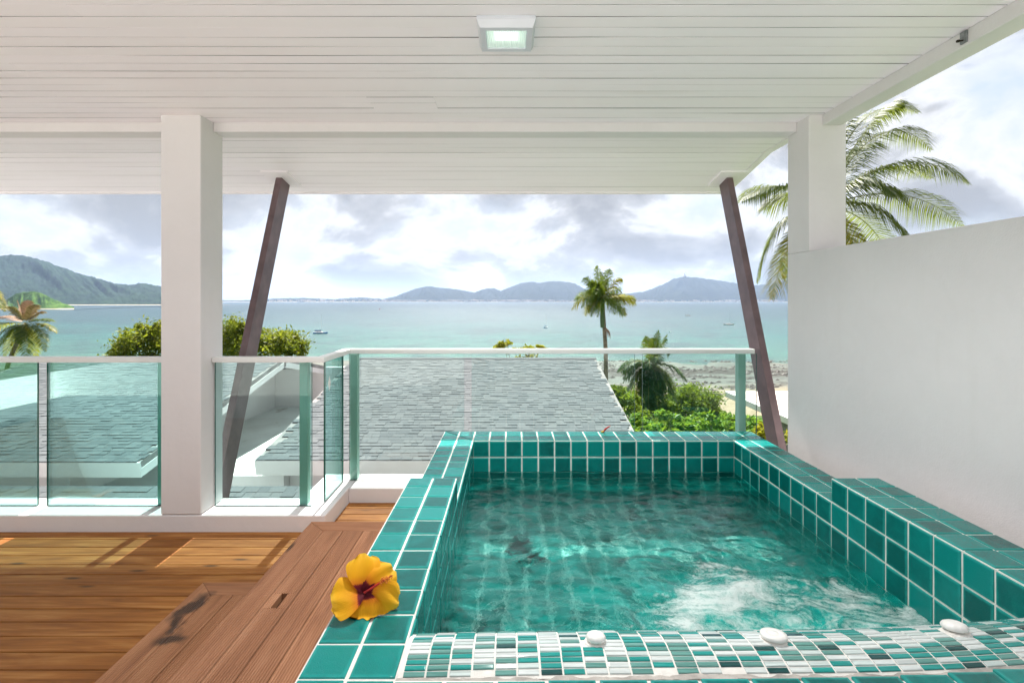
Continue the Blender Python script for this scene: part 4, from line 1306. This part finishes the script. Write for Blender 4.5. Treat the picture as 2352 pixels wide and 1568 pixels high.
gable_house('white house with a grey shingle roof behind the left railing', -11.9, -5.72, 7.5, -2.50, 12.3, -1.46, 14.9, (-8.0, -5.7), 32, 1.55)

fr = empty('flat_roof_building', (-4.8, 11, 15.0), 'white flat concrete roof with weather stains between the two shingled roofs', 'building')
def flat_mat():
    m = Mat('stained_white_roof')
    v = m.coord('World')
    c = m.ramp(m.noise(v, 0.9, 6, 0.6), [(0.3, (0.60, 0.62, 0.61)), (0.7, (0.78, 0.79, 0.78))])
    k = m.ramp(m.noise(m.coord('World', (1.0, 0.7, 1)), 1.3, 7, 0.7, 0.6), [(0.60, (0, 0, 0)), (0.72, (1, 1, 1))])
    c = m.mix(m.math('MULTIPLY', k, 0.75), c, (0.13, 0.11, 0.075))
    m.principled(c, 0.7, m.bump(m.noise(v, 12, 4), 0.3, 0.02), 0.3)
    return m.m
mb = MB(); mb.box(-12, 2.2, 6.3, 15.3, 15.0, H(-3.3)); mb.build('roof_slab', flat_mat(), fr)
mb = MB(); mb.box(-7.26, -2.2, 15.0, 15.25, H(-3.299), H(-2.08)); mb.build('parapet', M['white'], fr)
mb = MB(); mb.box(-4.75, -3.64, 7.8, 8.1, H(-3.298), H(-2.82)); mb.build('upstand', M['white'], fr)

lr = empty('lower_shingle_roof', (-5, 5.5, 15.0), 'strip of grey shingle roof just below the terrace kerb', 'roof')
mb = MB(); an = math.atan2(0.6, 2.6); B = Matrix.Translation((0, 3.9, H(-3.10))) @ Matrix.Rotation(an, 4, 'X'); mb.box(-12, 0.5, 0, 2.66, -0.1, 0, B); mb.box(-12, 0.5, 2.45, 2.55, -0.9, -0.1, B); mb.build('roof_deck', M['stone'], lr)
shingles(lr, -8.5, 0.5, 3.9, -3.10, 6.5, -2.50, 0, 44)

# ------------------------------------------------------------------ palms
def bez(p0, p1, p2, t): return p0 * (1 - t) ** 2 + p1 * 2 * t * (1 - t) + p2 * t * t
def frond_mesh(p0, p1, p2, nl, ll, lw, mat, matr, rg, droop=0.5, rad=0.02, start=0.14, fwd=0.55, tip=0.25, name='frond', plume=0.0):
    """one pinnate palm leaf: a curved rachis with leaflets on both sides"""
    vs, fs, mi = [], [], []
    N_ = 14
    pts = [bez(p0, p1, p2, i / N_) for i in range(N_ + 1)]
    b_ = MB(); b_.tube(pts, [rad * (1 - 0.8 * i / N_) for i in range(N_ + 1)], 5, False)
    vs += [Vector(v) for v in b_.v]; fs += list(b_.f); mi += [1] * len(b_.f)
    up = Vector((0, 0, 1))
    tw = rg.uniform(-0.5, 0.5)
    for i in range(nl):
        t = start + (1 - start) * (i + rg.uniform(-.3, .3)) / nl
        t = min(max(t, 0.02), 0.995)
        p = bez(p0, p1, p2, t); d = (bez(p0, p1, p2, min(1, t + .02)) - bez(p0, p1, p2, max(0, t - .02))).normalized()
        side = d.cross(up)
        if side.length < 0.05: side = Vector((1, 0, 0))
        side.normalize(); n_ = side.cross(d)
        s2 = (side * math.cos(tw * t) + n_ * math.sin(tw * t))
        prof = (0.45 + 0.55 * math.sin(math.pi * min(1, (t - start) / (1 - start) * 0.9 + 0.12))) * (1 - (1 - tip) * max(0, (t - 0.72) / 0.28) ** 1.5)
        for sg in (-1, 1):
            l_ = ll * prof * rg.uniform(0.85, 1.1)
            pa = rg.uniform(-plume, plume)
            dd = ((s2 * math.cos(pa) + n_ * math.sin(pa) * sg) * sg * 1.0 + d * (fwd + 0.5 * t) + up * rg.uniform(-0.05, 0.28)).normalized()
            dr_ = droop * rg.uniform(0.7, 1.3)
            q1 = p + dd * l_ * 0.5 - up * l_ * 0.06 * dr_
            q2 = p + dd * l_ * 0.92 - up * l_ * 0.45 * dr_
            wv = d * lw * rg.uniform(0.8, 1.15)
            b = len(vs)
            vs += [p - wv * 0.35, p + wv * 0.35, q1 - wv * 0.5, q1 + wv * 0.5, q2]
            fs += [(b, b + 1, b + 3, b + 2), (b + 2, b + 3, b + 4)]; mi += [0, 0]
    me = bpy.data.meshes.new(name); me.from_pydata([tuple(v) for v in vs], [], fs)
    me.materials.append(mat); me.materials.append(matr); me.polygons.foreach_set('material_index', mi); me.update()
    return me
PL = leaf_mat('coconut_leaf', (0.022, 0.055, 0.014), (0.058, 0.105, 0.022), (0.16, 0.185, 0.038), 0.42)
PLY = leaf_mat('yellowing_leaf', (0.090, 0.115, 0.016), (0.230, 0.215, 0.028), (0.480, 0.350, 0.040), 0.45)
PLG = leaf_mat('bright_palm_leaf', (0.027, 0.090, 0.018), (0.068, 0.165, 0.027), (0.255, 0.300, 0.045), 0.45)
PLD = leaf_mat('dark_palm_leaf', (0.012, 0.045, 0.018), (0.024, 0.083, 0.030), (0.060, 0.143, 0.042), 0.28)
DRY = leaf_mat('dry_palm_leaf', (0.195, 0.112, 0.075), (0.390, 0.240, 0.180), (0.540, 0.375, 0.285), 0.2)
RAC = plain('palm_rachis', (0.22, 0.20, 0.05), 0.5, 0.2, 3)
def ringed_trunk(mb, pts, r0, r1, n=10, step=0.09):
    P, rad = [], []
    tot = len(pts) - 1
    m_ = max(8, int(sum((Vector(pts[i + 1]) - Vector(pts[i])).length for i in range(tot)) / step))
    for i in range(m_ + 1):
        t = i / m_ * tot; k = min(int(t), tot - 1); f = t - k
        P.append(Vector(pts[k]).lerp(Vector(pts[k + 1]), f)); rr = r0 + (r1 - r0) * i / m_
        rad.append(rr * (1.06 if i % 2 else 0.96))
    mb.tube(P, rad, n)

def palm(name, label, base, crown, fr_list, nl, ll, lw, mats, r0, r1, shaft=None, seed=1, droop=0.5, group=None, mid=None, fwd=0.55, plume=0.0):
    rg = random.Random(seed)
    t = empty(name, base, label, 'palm tree', group)
    mb = MB(); pts = [base] + ([mid] if mid else []) + [crown]
    ringed_trunk(mb, pts, r0, r1); mb.build('trunk', M['trunk'], t)
    if shaft:
        mb = MB(); c0 = Vector(crown) - Vector((0, 0, shaft)); mb.tube([c0, c0 + Vector((0, 0, shaft * .3)), c0 + Vector((0, 0, shaft * .8)), c0 + Vector((0, 0, shaft * 1.1))], [r1 * 1.25, r1 * 1.5, r1 * 1.2, r1 * .8], 10)
        mb.build('crownshaft', plain('green_crownshaft', (0.07, 0.13, 0.05), 0.4, 0.2, 3), t)
    for k, (p1, p2, mi) in enumerate(fr_list):
        me = frond_mesh(Vector(crown), Vector(p1), Vector(p2), nl, ll, lw, mats[mi], RAC, rg, droop, fwd=fwd, plume=plume)
        obj('frond', me, t)
    return t
def fronds_px(D, C, lst, rg, spread=0.6):
    out = []
    for q in lst:
        if len(q) == 3: out.append(q); continue
        mx_, my_, tx_, ty_, dd, mi = q
        out.append((at(mx_, my_, D + dd * 0.5), at(tx_, ty_, D + dd), mi))
    return out
rg = random.Random(9)
# the big coconut palm behind the right column
C = at(1888, 478, 15.0)
lst = [(2070, 300, 2225, 420, -0.6, 0), (2080, 395, 2212, 520, 0.4, 0), (2010, 430, 2100, 560, -1.0, 0), (2020, 210, 2140, 345, 0.6, 0), (1960, 190, 2110, 258, 1.2, 0),
       (2040, 330, 2140, 410, 1.6, 0), (1990, 250, 2075, 240, -0.8, 0), (1800, 385, 1703, 462, -0.5, 0), (1770, 470, 1738, 650, 0.6, 0), (1800, 540, 1772, 688, -0.7, 1), (1830, 500, 1800, 640, 1.2, 0),
       (1860, 300, 1780, 260, 0.5, 0), (1900, 280, 1960, 250, 0.9, 0), (1930, 500, 1985, 600, -1.4, 1), (1990, 470, 2050, 600, 1.3, 0), (1870, 560, 1850, 700, 0.8, 0), (1960, 330, 2010, 330, 2.0, 0), (1850, 420, 1745, 480, 1.8, 0),
       (1920, 560, 1960, 690, 1.0, 1), (2000, 380, 2060, 450, -1.6, 0)]
palm('coconut_palm', 'big coconut palm spreading behind the right column and wall', Vector((C.x - 0.8, C.y + 0.6, 12.5)), C, fronds_px(15.0, C, lst, rg), 125, 1.15, 0.027, [PL, PLY], 0.17, 0.12, seed=4, droop=1.05)
# coconut palm on the left by the shore
C = at(58, 745, 46.0)
lst = []
for k, (tx_, ty_, mi) in enumerate([(132, 765, 1), (118, 738, 0), (105, 808, 1), (85, 828, 1), (60, 832, 0), (32, 820, 1), (8, 826, 1), (-18, 790, 0), (-22, 760, 1), (0, 728, 2), (22, 704, 2), (40, 690, 2), (62, 690, 2), (80, 700, 2), (100, 716, 2), (112, 785, 0), (-5, 800, 0), (45, 790, 0)]):
    mxx = 58 + (tx_ - 58) * 0.62; myy = 745 + (ty_ - 745) * 0.35 - 18
    lst.append((mxx, myy, tx_, ty_, rg.uniform(-1.5, 1.5), mi))
palm('coconut_palm', 'yellowing coconut palm with dry pale heart above the left railing', Vector((at(-20, 900, 46).x, 46, 9.5)), C, fronds_px(46, C, lst, rg), 46, 1.0, 0.085, [PL, PLY, DRY], 0.22, 0.13, seed=5, droop=0.7, mid=at(20, 830, 46))
C = at(-42, 672, 40.0)
lst = [(-10, 650, 14, 700, 0.2, 1), (-8, 672, 12, 716, -0.4, 1), (-20, 640, 6, 688, 0.6, 1), (-60, 640, -90, 690, 0, 0), (-42, 630, -50, 620, 0, 0), (-60, 690, -80, 730, 0, 0), (-30, 690, -25, 735, 0, 0)]
palm('coconut_palm', 'coconut palm mostly cut off by the left edge, yellow frond tips showing', Vector((C.x, 40, 10.0)), C, fronds_px(40, C, lst, rg), 40, 0.8, 0.07, [PL, PLY], 0.2, 0.13, seed=6)
# slender palm with a green crownshaft
C = at(1384, 690, 26.0)
lst = []
for (mx_, my_, tx_, ty_, dd, mi) in [(1374, 640, 1371, 610, 0, 0), (1392, 640, 1400, 618, 0.3, 0), (1405, 645, 1428, 640, -0.3, 1), (1425, 660, 1462, 700, 0.3, 1), (1440, 675, 1460, 690, -0.3, 1), (1420, 660, 1435, 700, 0.5, 0),
                                      (1345, 660, 1312, 712, 0.2, 1), (1350, 655, 1318, 690, -0.4, 0), (1352, 640, 1345, 640, 0.3, 0), (1350, 680, 1345, 725, 0.6, 1), (1385, 665, 1372, 728, -0.9, 0), (1400, 670, 1412, 722, -0.7, 0), (1365, 665, 1335, 705, -0.8, 0), (1390, 640, 1380, 625, 0.7, 0), (1412, 650, 1425, 668, 0.9, 0), (1362, 650, 1352, 668, 0.9, 0), (1385, 660, 1395, 700, 1.0, 0)]:
    lst.append((mx_, my_, tx_, ty_, dd, mi))
for k in range(16):
    a = rg.uniform(0, 6.283); el = rg.uniform(-0.5, 1.2); Lf = rg.uniform(1.1, 1.6)
    dv = Vector((math.cos(a) * math.cos(el), math.sin(a) * math.cos(el), math.sin(el)))
    lst.append((C + dv * Lf * 0.55 + Vector((0, 0, 0.35)), C + dv * Lf * 0.95 - Vector((0, 0, 0.28 * Lf * math.cos(el))), 0 if rg.random() < 0.8 else 1))
tall = palm('foxtail_palm', 'slender tall palm with one ringed trunk standing against the sea', Vector((at(1394, 900, 26).x, 26, 12.8)), C, fronds_px(26, C, lst, rg), 76, 0.60, 0.030, [PLG, PLY], 0.13, 0.095, shaft=1.45, seed=7, droop=0.85, mid=at(1391, 800, 26), fwd=0.75, plume=1.1)
mb = MB(); q = at(1391, 752, 25.9)
for k in range(14):
    a = rg.uniform(0, 6.28); r_ = rg.uniform(0.08, 0.2); mb.tube([q, q + Vector((r_ * math.cos(a) * .6 + .08, r_ * math.sin(a) * .6, -0.2)), q + Vector((r_ * math.cos(a) + .1, r_ * math.sin(a), -0.45 - rg.random() * .25))], [0.02, 0.014, 0.004], 5)
mb.build('dead_sheath', DRY, tall)
# squat palm wrapped in creepers
C = at(1492, 838, 19.0)
lst = []
for (mx_, my_, tx_, ty_, dd, mi) in [(1505, 800, 1512, 758, 0, 0), (1495, 800, 1484, 772, 0.2, 0), (1515, 800, 1532, 768, -0.2, 0), (1500, 795, 1500, 776, 0.4, 0), (1470, 820, 1430, 880, 0.2, 1), (1460, 815, 1425, 855, -0.4, 1), (1460, 850, 1440, 900, -0.2, 1), (1530, 840, 1553, 900, 0.2, 1), (1540, 860, 1560, 940, -0.3, 1), (1520, 850, 1530, 945, -0.6, 1), (1490, 870, 1490, 960, -0.8, 1), (1475, 870, 1465, 950, -0.3, 2), (1465, 880, 1450, 940, 0.3, 2), (1510, 870, 1512, 965, -0.7, 1), (1535, 850, 1545, 905, 0.6, 1), (1480, 845, 1458, 910, 0.6, 1), (1505, 850, 1525, 930, 0.6, 1)]:
    lst.append((mx_, my_, tx_, ty_, dd, mi))
for k in range(16):
    a = rg.uniform(0, 6.283); el = rg.uniform(-0.9, 0.9); Lf = rg.uniform(0.9, 1.5)
    dv = Vector((math.cos(a) * math.cos(el), math.sin(a) * math.cos(el), math.sin(el)))
    lst.append((C + dv * Lf * 0.6 + Vector((0, 0, 0.2)), C + dv * Lf * 0.95 - Vector((0, 0, 0.45 * Lf)), 1))
squat = palm('creeper_palm', 'squat dark palm wrapped in creepers behind the glass', Vector((C.x, 19, 13.0)), C, fronds_px(19, C, lst, rg), 56, 0.52, 0.034, [PLG, PLD, PLY], 0.2, 0.16, seed=8, droop=0.9, fwd=0.75, plume=0.35)

# ------------------------------------------------------------------ broadleaf trees and shrubs
def leaf_cloud(name, blobs, n, size, mat, seed, parent=None, flat=0.35):
    """leaf-sized faces in clumps through the crown; blobs = (centre, radii, weight)"""
    r = np.random.RandomState(seed)
    Vs = []
    wsum = sum(b[2] for b in blobs)
    for (c, rad, w) in blobs:
        m_ = int(n * w / wsum)
        ncl = max(6, m_ // 55)
        d = r.normal(size=(ncl, 3)); d /= np.linalg.norm(d, axis=1)[:, None]
        d[:, 2] = np.where(d[:, 2] < -0.35, -d[:, 2] * 0.6, d[:, 2])
        rr = r.uniform(0.45, 1.02, ncl) ** 0.6; rr = np.where(r.uniform(size=ncl) < 0.16, r.uniform(1.0, 1.28, ncl), rr)
        cc = d * rr[:, None] * np.array(rad) + np.array(c)
        pick = r.randint(0, ncl, m_)
        sc = np.array(rad) * r.uniform(0.10, 0.20, ncl)[pick][:, None]
        p = cc[pick] + r.normal(size=(m_, 3)) * sc
        nr = r.normal(size=(m_, 3)); nr[:, 2] = np.abs(nr[:, 2]) + flat; nr /= np.linalg.norm(nr, axis=1)[:, None]
        a = np.cross(nr, r.normal(size=(m_, 3))); a /= np.linalg.norm(a, axis=1)[:, None] + 1e-9
        b = np.cross(nr, a)
        s = size * r.uniform(0.6, 1.3, m_)[:, None]
        Vs.append(np.stack([p - a * s, p - b * s * 0.42 + nr * s * 0.08, p + a * s - nr * s * 0.15, p + b * s * 0.42 + nr * s * 0.08], 1))
    V = np.concatenate(Vs).reshape(-1, 3)
    Q = np.arange(len(V)).reshape(-1, 4)
    return obj(name, np_mesh(name, V, Q, mat), parent)
def limbs(parent, base, blobs, r0, seed, mat=None):
    rg = random.Random(seed); mb = MB()
    cen = sum((Vector(b[0]) for b in blobs), Vector((0, 0, 0))) / len(blobs)
    fork = Vector(base).lerp(cen, 0.45)
    mb.tube([base, Vector(base).lerp(fork, .5) + Vector((rg.uniform(-.1, .1), 0, 0)), fork], [r0, r0 * .85, r0 * .7], 8)
    for (c, rad, w) in blobs:
        for k in range(3):
            q = Vector(c) + Vector((rg.uniform(-.6, .6) * rad[0], rg.uniform(-.6, .6) * rad[1], rg.uniform(-.2, .7) * rad[2]))
            m_ = fork.lerp(q, .5) + Vector((0, 0, 0.1 * rad[2])); mb.tube([fork, m_, q], [r0 * .45, r0 * .25, r0 * .06], 6)
    mb.build('trunk', mat or M['trunk_d'], parent)
TL1 = leaf_mat('olive_leaf', (0.053, 0.093, 0.012), (0.143, 0.188, 0.021), (0.330, 0.315, 0.038), 0.42)
TL2 = leaf_mat('green_leaf', (0.033, 0.090, 0.015), (0.090, 0.188, 0.027), (0.225, 0.330, 0.045), 0.42)
TL3 = leaf_mat('lime_leaf', (0.045, 0.158, 0.015), (0.112, 0.300, 0.027), (0.285, 0.480, 0.060), 0.45)
TL4 = leaf_mat('yellow_green_leaf', (0.105, 0.128, 0.015), (0.285, 0.285, 0.027), (0.540, 0.495, 0.045), 0.4)
def tree(name, label, cat, base, blobs, n, size, mat, seed, r0=0.15, group=None):
    t = empty(name, base, label, cat, group)
    limbs(t, Vector(base), blobs, r0, seed); leaf_cloud('crown', blobs, n, size, mat, seed, t)
    return t
def blob(x, y, Y, rx, ry, rz, w=1.0): return (tuple(at(x, y, Y)), (rx, ry, rz), w)
D = 40.0
k_ = D / F
tree('tree', 'olive green tree just left of the square column', 'tree', (at(330, 800, D).x, D, 10.5), [blob(330, 800, D, 58 * k_, 2.2, 48 * k_), blob(362, 772, D + .5, 30 * k_, 1.5, 36 * k_, .6), blob(300, 815, D, 34 * k_, 1.4, 28 * k_, .5), blob(400, 800, D + 1, 50 * k_, 2, 50 * k_, .8)], 9000, 0.16, TL1, 51, 0.2)
tree('tree', 'broad olive green tree between the square column and the left strut', 'tree', (at(600, 830, D).x, D + 1, 10.5), [blob(585, 800, D, 78 * k_, 2.4, 46 * k_), blob(535, 778, D, 32 * k_, 1.6, 48 * k_, .7), blob(650, 800, D, 48 * k_, 2.0, 42 * k_, .8), blob(500, 800, D + 1, 50 * k_, 2, 50 * k_, .8), blob(682, 818, D, 18 * k_, 1.2, 30 * k_, .3)], 13000, 0.17, TL1, 52, 0.22)
tree('frangipani_bush', 'yellow green bush peeping over the ridge behind the long railing', 'bush', (at(1190, 900, 17).x, 17, 14.3), [blob(1155, 800, 17, 0.36, .4, 0.22), blob(1195, 808, 17.2, 0.5, .4, 0.16), blob(1240, 802, 17, 0.22, .3, 0.15, .5), blob(1210, 830, 17, 0.7, .5, 0.3, 1)], 1500, 0.085, TL4, 53, 0.06)
# planting on the slope to the right
tree('round_tree', 'round bright green tree right of the squat palm', 'tree', (at(1590, 960, 24).x, 24, 12.6), [blob(1592, 925, 24, 1.15, 1.1, 0.85), blob(1555, 945, 23.6, .8, .9, .75, .8), blob(1625, 950, 24, .6, .8, .75, .7), blob(1590, 975, 23.8, 1.3, 1, .9, .8)], 9000, 0.085, TL2, 54, 0.12)
tree('shrub', 'pale green shrub by the right end of the shingle roof', 'bush', (at(1425, 960, 17).x, 17, 14), [blob(1412, 905, 17, .35, .5, .32), blob(1440, 930, 17, .45, .5, .45), blob(1460, 960, 16.6, .5, .6, .5), blob(1480, 990, 16.2, .6, .6, .6)], 3600, 0.075, TL2, 55, 0.06)
hd = empty('hedge', (at(1570, 1000, 13).x, 13, 15), 'lime green large leaved hedge right behind the glass', 'hedge')
hb_ = [blob(1470 + 26 * i, 975 + 5 * math.sin(i * 2.1) + (4 if i < 2 else 0), 12.2 + 0.25 * (i % 3), .30, .45, .26) for i in range(11)] + [blob(1480 + 40 * i, 1010, 11.8, .45, .5, .4) for i in range(7)]
limbs(hd, Vector((at(1570, 1000, 13).x, 13, 15)), hb_[:6], 0.06, 56); leaf_cloud('crown', hb_, 5200, 0.075, TL3, 56, hd, 0.8)
tree('shrub', 'yellow green shrub between the long railing and the right wall', 'bush', (at(1775, 1030, 9.5).x, 9.5, 15), [blob(1765, 1000, 9.5, .22, .3, .18), blob(1795, 1010, 9.4, .25, .3, .2), blob(1745, 1012, 9.6, .2, .3, .16), blob(1780, 1040, 9.3, .4, .4, .3)], 1900, 0.055, TL4, 57, 0.05)
tree('shrub', 'small leafy shrub in front of the beach house post', 'bush', (at(1690, 990, 14).x, 14, 15), [blob(1675, 972, 14, .22, .3, .16), blob(1712, 975, 13.8, .3, .3, .18), blob(1690, 995, 13.6, .5, .4, .3)], 1500, 0.065, TL2, 58, 0.05)
# creepers on the squat palm
leaf_cloud('creeper', [blob(1492, 900, 18.6, .45, .4, .8), blob(1500, 950, 18.6, .7, .5, .5), blob(1492, 860, 18.8, .3, .3, .35, .5)], 4200, 0.06, PLD, 59, squat)
# general growth on the slope down to the beach
bl = []
rgs = random.Random(61)
for k in range(90):
    X = rgs.uniform(-75, 34); Y = rgs.uniform(30, 66)
    if -3 < X < 30 and Y > 34 and k % 3: continue
    z = ground_z(X, Y); r_ = rgs.uniform(1.6, 3.2)
    if CZ - (z + r_ * 1.1) < 0.145 * Y + 1.0: continue
    bl.append(((X, Y, z + r_ * 0.3), (r_ * 1.4, r_ * 1.2, r_ * 0.7), r_))
tag(leaf_cloud('slope_scrub', bl, 22000, 0.32, TL2, 62), 'green scrub covering the slope down to the beach', 'scrub', kind='stuff')

# ------------------------------------------------------------------ beach house on the right
bh = empty('beach_house', (17, 25, 12.8), 'flat roofed beach house with grey stone wall at the right', 'house')
sz = CZ - 6.0
mb = MB(); mb.cbox(14.15, 26, 16, 32.0, sz - 0.36, sz, 0.02); mb.build('roof_slab', M['concrete'], bh)
mb = MB(); mb.box(14.35, 25.8, 16.2, 31.8, sz + 0.001, sz + 0.02); mb.build('roof_screed', plain('pinkish_screed', (0.62, 0.54, 0.50), 0.85, 0.08, 1), bh)
mb = MB(); mb.cbox(14.42, 14.62, 30.9, 31.1, 12.6, sz - 0.361, 0.01); mb.build('post', M['stone'], bh)
mb = MB(); mb.box(15.1, 25.5, 17, 28.0, 12.6, sz - 0.361); mb.build('wall', M['stone'], bh)

# ------------------------------------------------------------------ beach rubble
bm_ = MB()
rgs = random.Random(63)
ico = [(0, 0, 1), (0.9, 0, 0.2), (0.28, 0.85, 0.25), (-0.72, 0.52, 0.2), (-0.72, -0.52, 0.25), (0.28, -0.85, 0.2), (0, 0, -0.3)]
icf = [(0, 1, 2), (0, 2, 3), (0, 3, 4), (0, 4, 5), (0, 5, 1), (6, 2, 1), (6, 3, 2), (6, 4, 3), (6, 5, 4), (6, 1, 5)]
n_r = 0
while n_r < 2600:
    X = rgs.uniform(-40, 110); Y = rgs.uniform(108, 176)
    if fbm(X, Y * 2.2, 0.05, 7.7) + 0.28 * math.exp(-((Y - 146) / 9) ** 2) + .15 * math.exp(-((Y - 112) / 6) ** 2) < rgs.uniform(0.0, 0.6): continue
    s = rgs.uniform(0.15, 0.9) ** 1.5; z = ground_z(X, Y)
    bm_.add([(X + a * s * rgs.uniform(.8, 1.6), Y + b * s * rgs.uniform(.8, 1.5), z + c * s * .6) for a, b, c in ico], icf); n_r += 1
tag(bm_.build('beach_rocks', plain('dark_wet_rock', (0.035, 0.030, 0.024), 0.7, 0.35, 0.8)), 'dark rocks and weed strewn over the tidal flat', 'rocks', kind='stuff')

# ------------------------------------------------------------------ boats
def sailboat(px, py, Ln, hullc, label, rot=0.0, mastk=1.25, cover=None, cat='sailboat', group='boats moored in the bay', kind='sail'):
    Y = CZ * F / (py - CY); X = (px - CX) * Y / F
    t = empty('sailboat' if kind != 'dinghy' else 'dinghy', (X, Y, 0.0), label, cat, group)
    Rm = Matrix.Translation((X, Y, 0)) @ Matrix.Rotation(rot, 4, 'Z')
    hm = plain('hull_paint', hullc, 0.35, 0.05, 1); wm_ = plain('white_gelcoat', (0.78, 0.78, 0.77), 0.35, 0.03, 1)
    B_ = Ln * 0.15
    mb = MB(); vs = []; ns = 12
    for i in range(ns + 1):
        u = i / ns; x = (u - .5) * Ln; w = B_ * (math.sin(math.pi * min(1, u * 0.86 + 0.13)) ** 0.7) * (1 if u < .98 else .05)
        sh = 0.085 * Ln * (1 + 0.45 * (2 * u - 0.9) ** 2)
        for (k, z) in ((-1, sh), (-.85, sh * .35), (-.3, -.25), (.3, -.25), (.85, sh * .35), (1, sh)):
            vs.append(Rm @ Vector((x, k * w, z)))
    fs = [(i * 6 + k, (i + 1) * 6 + k, (i + 1) * 6 + k + 1, i * 6 + k + 1) for i in range(ns) for k in range(5)] + [tuple(range(6)), tuple(range(ns * 6, ns * 6 + 6))]
    mb.add(vs, fs, True); mb.build('hull', hm, t)
    mb = MB(); vs = []
    for i in range(ns + 1):
        u = i / ns; x = (u - .5) * Ln; w = B_ * (math.sin(math.pi * min(1, u * 0.86 + 0.13)) ** 0.7) * (1 if u < .98 else .05); sh = 0.085 * Ln * (1 + 0.45 * (2 * u - 0.9) ** 2) - 0.03
        vs += [Rm @ Vector((x, -w, sh)), Rm @ Vector((x, 0, sh + .06)), Rm @ Vector((x, w, sh))]
    mb.add(vs, [(i * 3 + k, i * 3 + k + 1, (i + 1) * 3 + k + 1, (i + 1) * 3 + k) for i in range(ns) for k in range(2)], True); mb.build('deck', wm_, t)
    dk = 0.085 * Ln
    mb = MB()
    pr = [(-.22, 0), (-.2, .055), (.08, .06), (.2, 0)]
    vs = [Rm @ Vector((a * Ln, s * B_ * .55, dk + b * Ln)) for s in (-1, 1) for a, b in pr]
    mb.add(vs, [(0, 1, 2, 3), (7, 6, 5, 4), (0, 4, 5, 1), (1, 5, 6, 2), (2, 6, 7, 3)]); mb.build('cabin', wm_, t)
    if kind == 'sail':
        hm_ = Ln * mastk; mm = plain('mast_metal', (0.55, 0.56, 0.58), 0.4)
        mb = MB(); mb.tube([Rm @ Vector((.06 * Ln, 0, dk)), Rm @ Vector((.05 * Ln, 0, dk + hm_))], [Ln * .011, Ln * .008], 6); mb.build('mast', mm, t)
        mb = MB(); mb.tube([Rm @ Vector((.5 * Ln, 0, dk * 1.3)), Rm @ Vector((.05 * Ln, 0, dk + hm_ * .97)), Rm @ Vector((-.49 * Ln, 0, dk * 1.2))], Ln * .0012, 4); mb.build('stay', mm, t)
        if cover:
            mb = MB(); mb.box(-.40 * Ln, .05 * Ln, -.03 * Ln, .03 * Ln, dk + .10 * Ln, dk + .17 * Ln, Rm); mb.build('sail_cover', plain('sail_cover_cloth', cover, 0.7), t)
        mb = MB(); mb.tube([Rm @ Vector((.06 * Ln, 0, dk + .095 * Ln)), Rm @ Vector((-.40 * Ln, 0, dk + .095 * Ln))], Ln * .008, 6); mb.build('boom', mm, t)
    return t
sailboat(736, 766, 9.0, (0.03, 0.20, 0.50), 'blue hulled sailboat with a navy sail cover, nearest the left strut', 0.15, 1.35, (0.03, 0.05, 0.20))
sailboat(1254, 753, 6.6, (0.05, 0.28, 0.48), 'small blue sailboat seen end on left of the slender palm', 1.05, 1.6, (0.05, 0.25, 0.45))
sailboat(1674, 746, 9.0, (0.74, 0.72, 0.68), 'white sailboat moored nearest the right strut', -0.1, 1.5)
sailboat(1580, 725, 8.4, (0.70, 0.66, 0.62), 'white sailboat farther out between slender palm and right strut', 0.1, 1.6)
sailboat(1539, 763, 3.4, (0.10, 0.36, 0.42), 'white and teal motor dinghy just above the squat palm', 0.9, cat='boat', kind='dinghy')
Yb = CZ * F / (711 - CY)
mb = MB(); mb.lathe([(1.2, -0.3), (1.5, 0.6), (1.1, 1.4), (0.3, 2.0), (0.3, 3.4), (0.0, 3.5)], 12, Matrix.Translation(((872 - CX) * Yb / F, Yb, 0)))
tag(mb.build('buoy', plain('red_buoy', (0.5, 0.06, 0.04), 0.5)), 'tiny red buoy afloat far out in the bay', 'buoy')

# ------------------------------------------------------------------ sea air
hz = Mat('sea_haze')
pv = hz.n('ShaderNodeVolumePrincipled')
pv.inputs['Color'].default_value = (0.52, 0.68, 1.0, 1); pv.inputs['Density'].default_value = 0.000055; pv.inputs['Anisotropy'].default_value = 0.2
hz.l(pv.outputs[0], hz.out.inputs['Volume'])
mb = MB(); mb.box(-16500, 16500, -200, 22500, -8, 520)
tag(mb.build('haze', hz.m), 'thin sea haze over the bay', 'haze', kind='stuff')
print('tiles', ntile, 'mosaic', nmos, 'objects', len(bpy.data.objects))
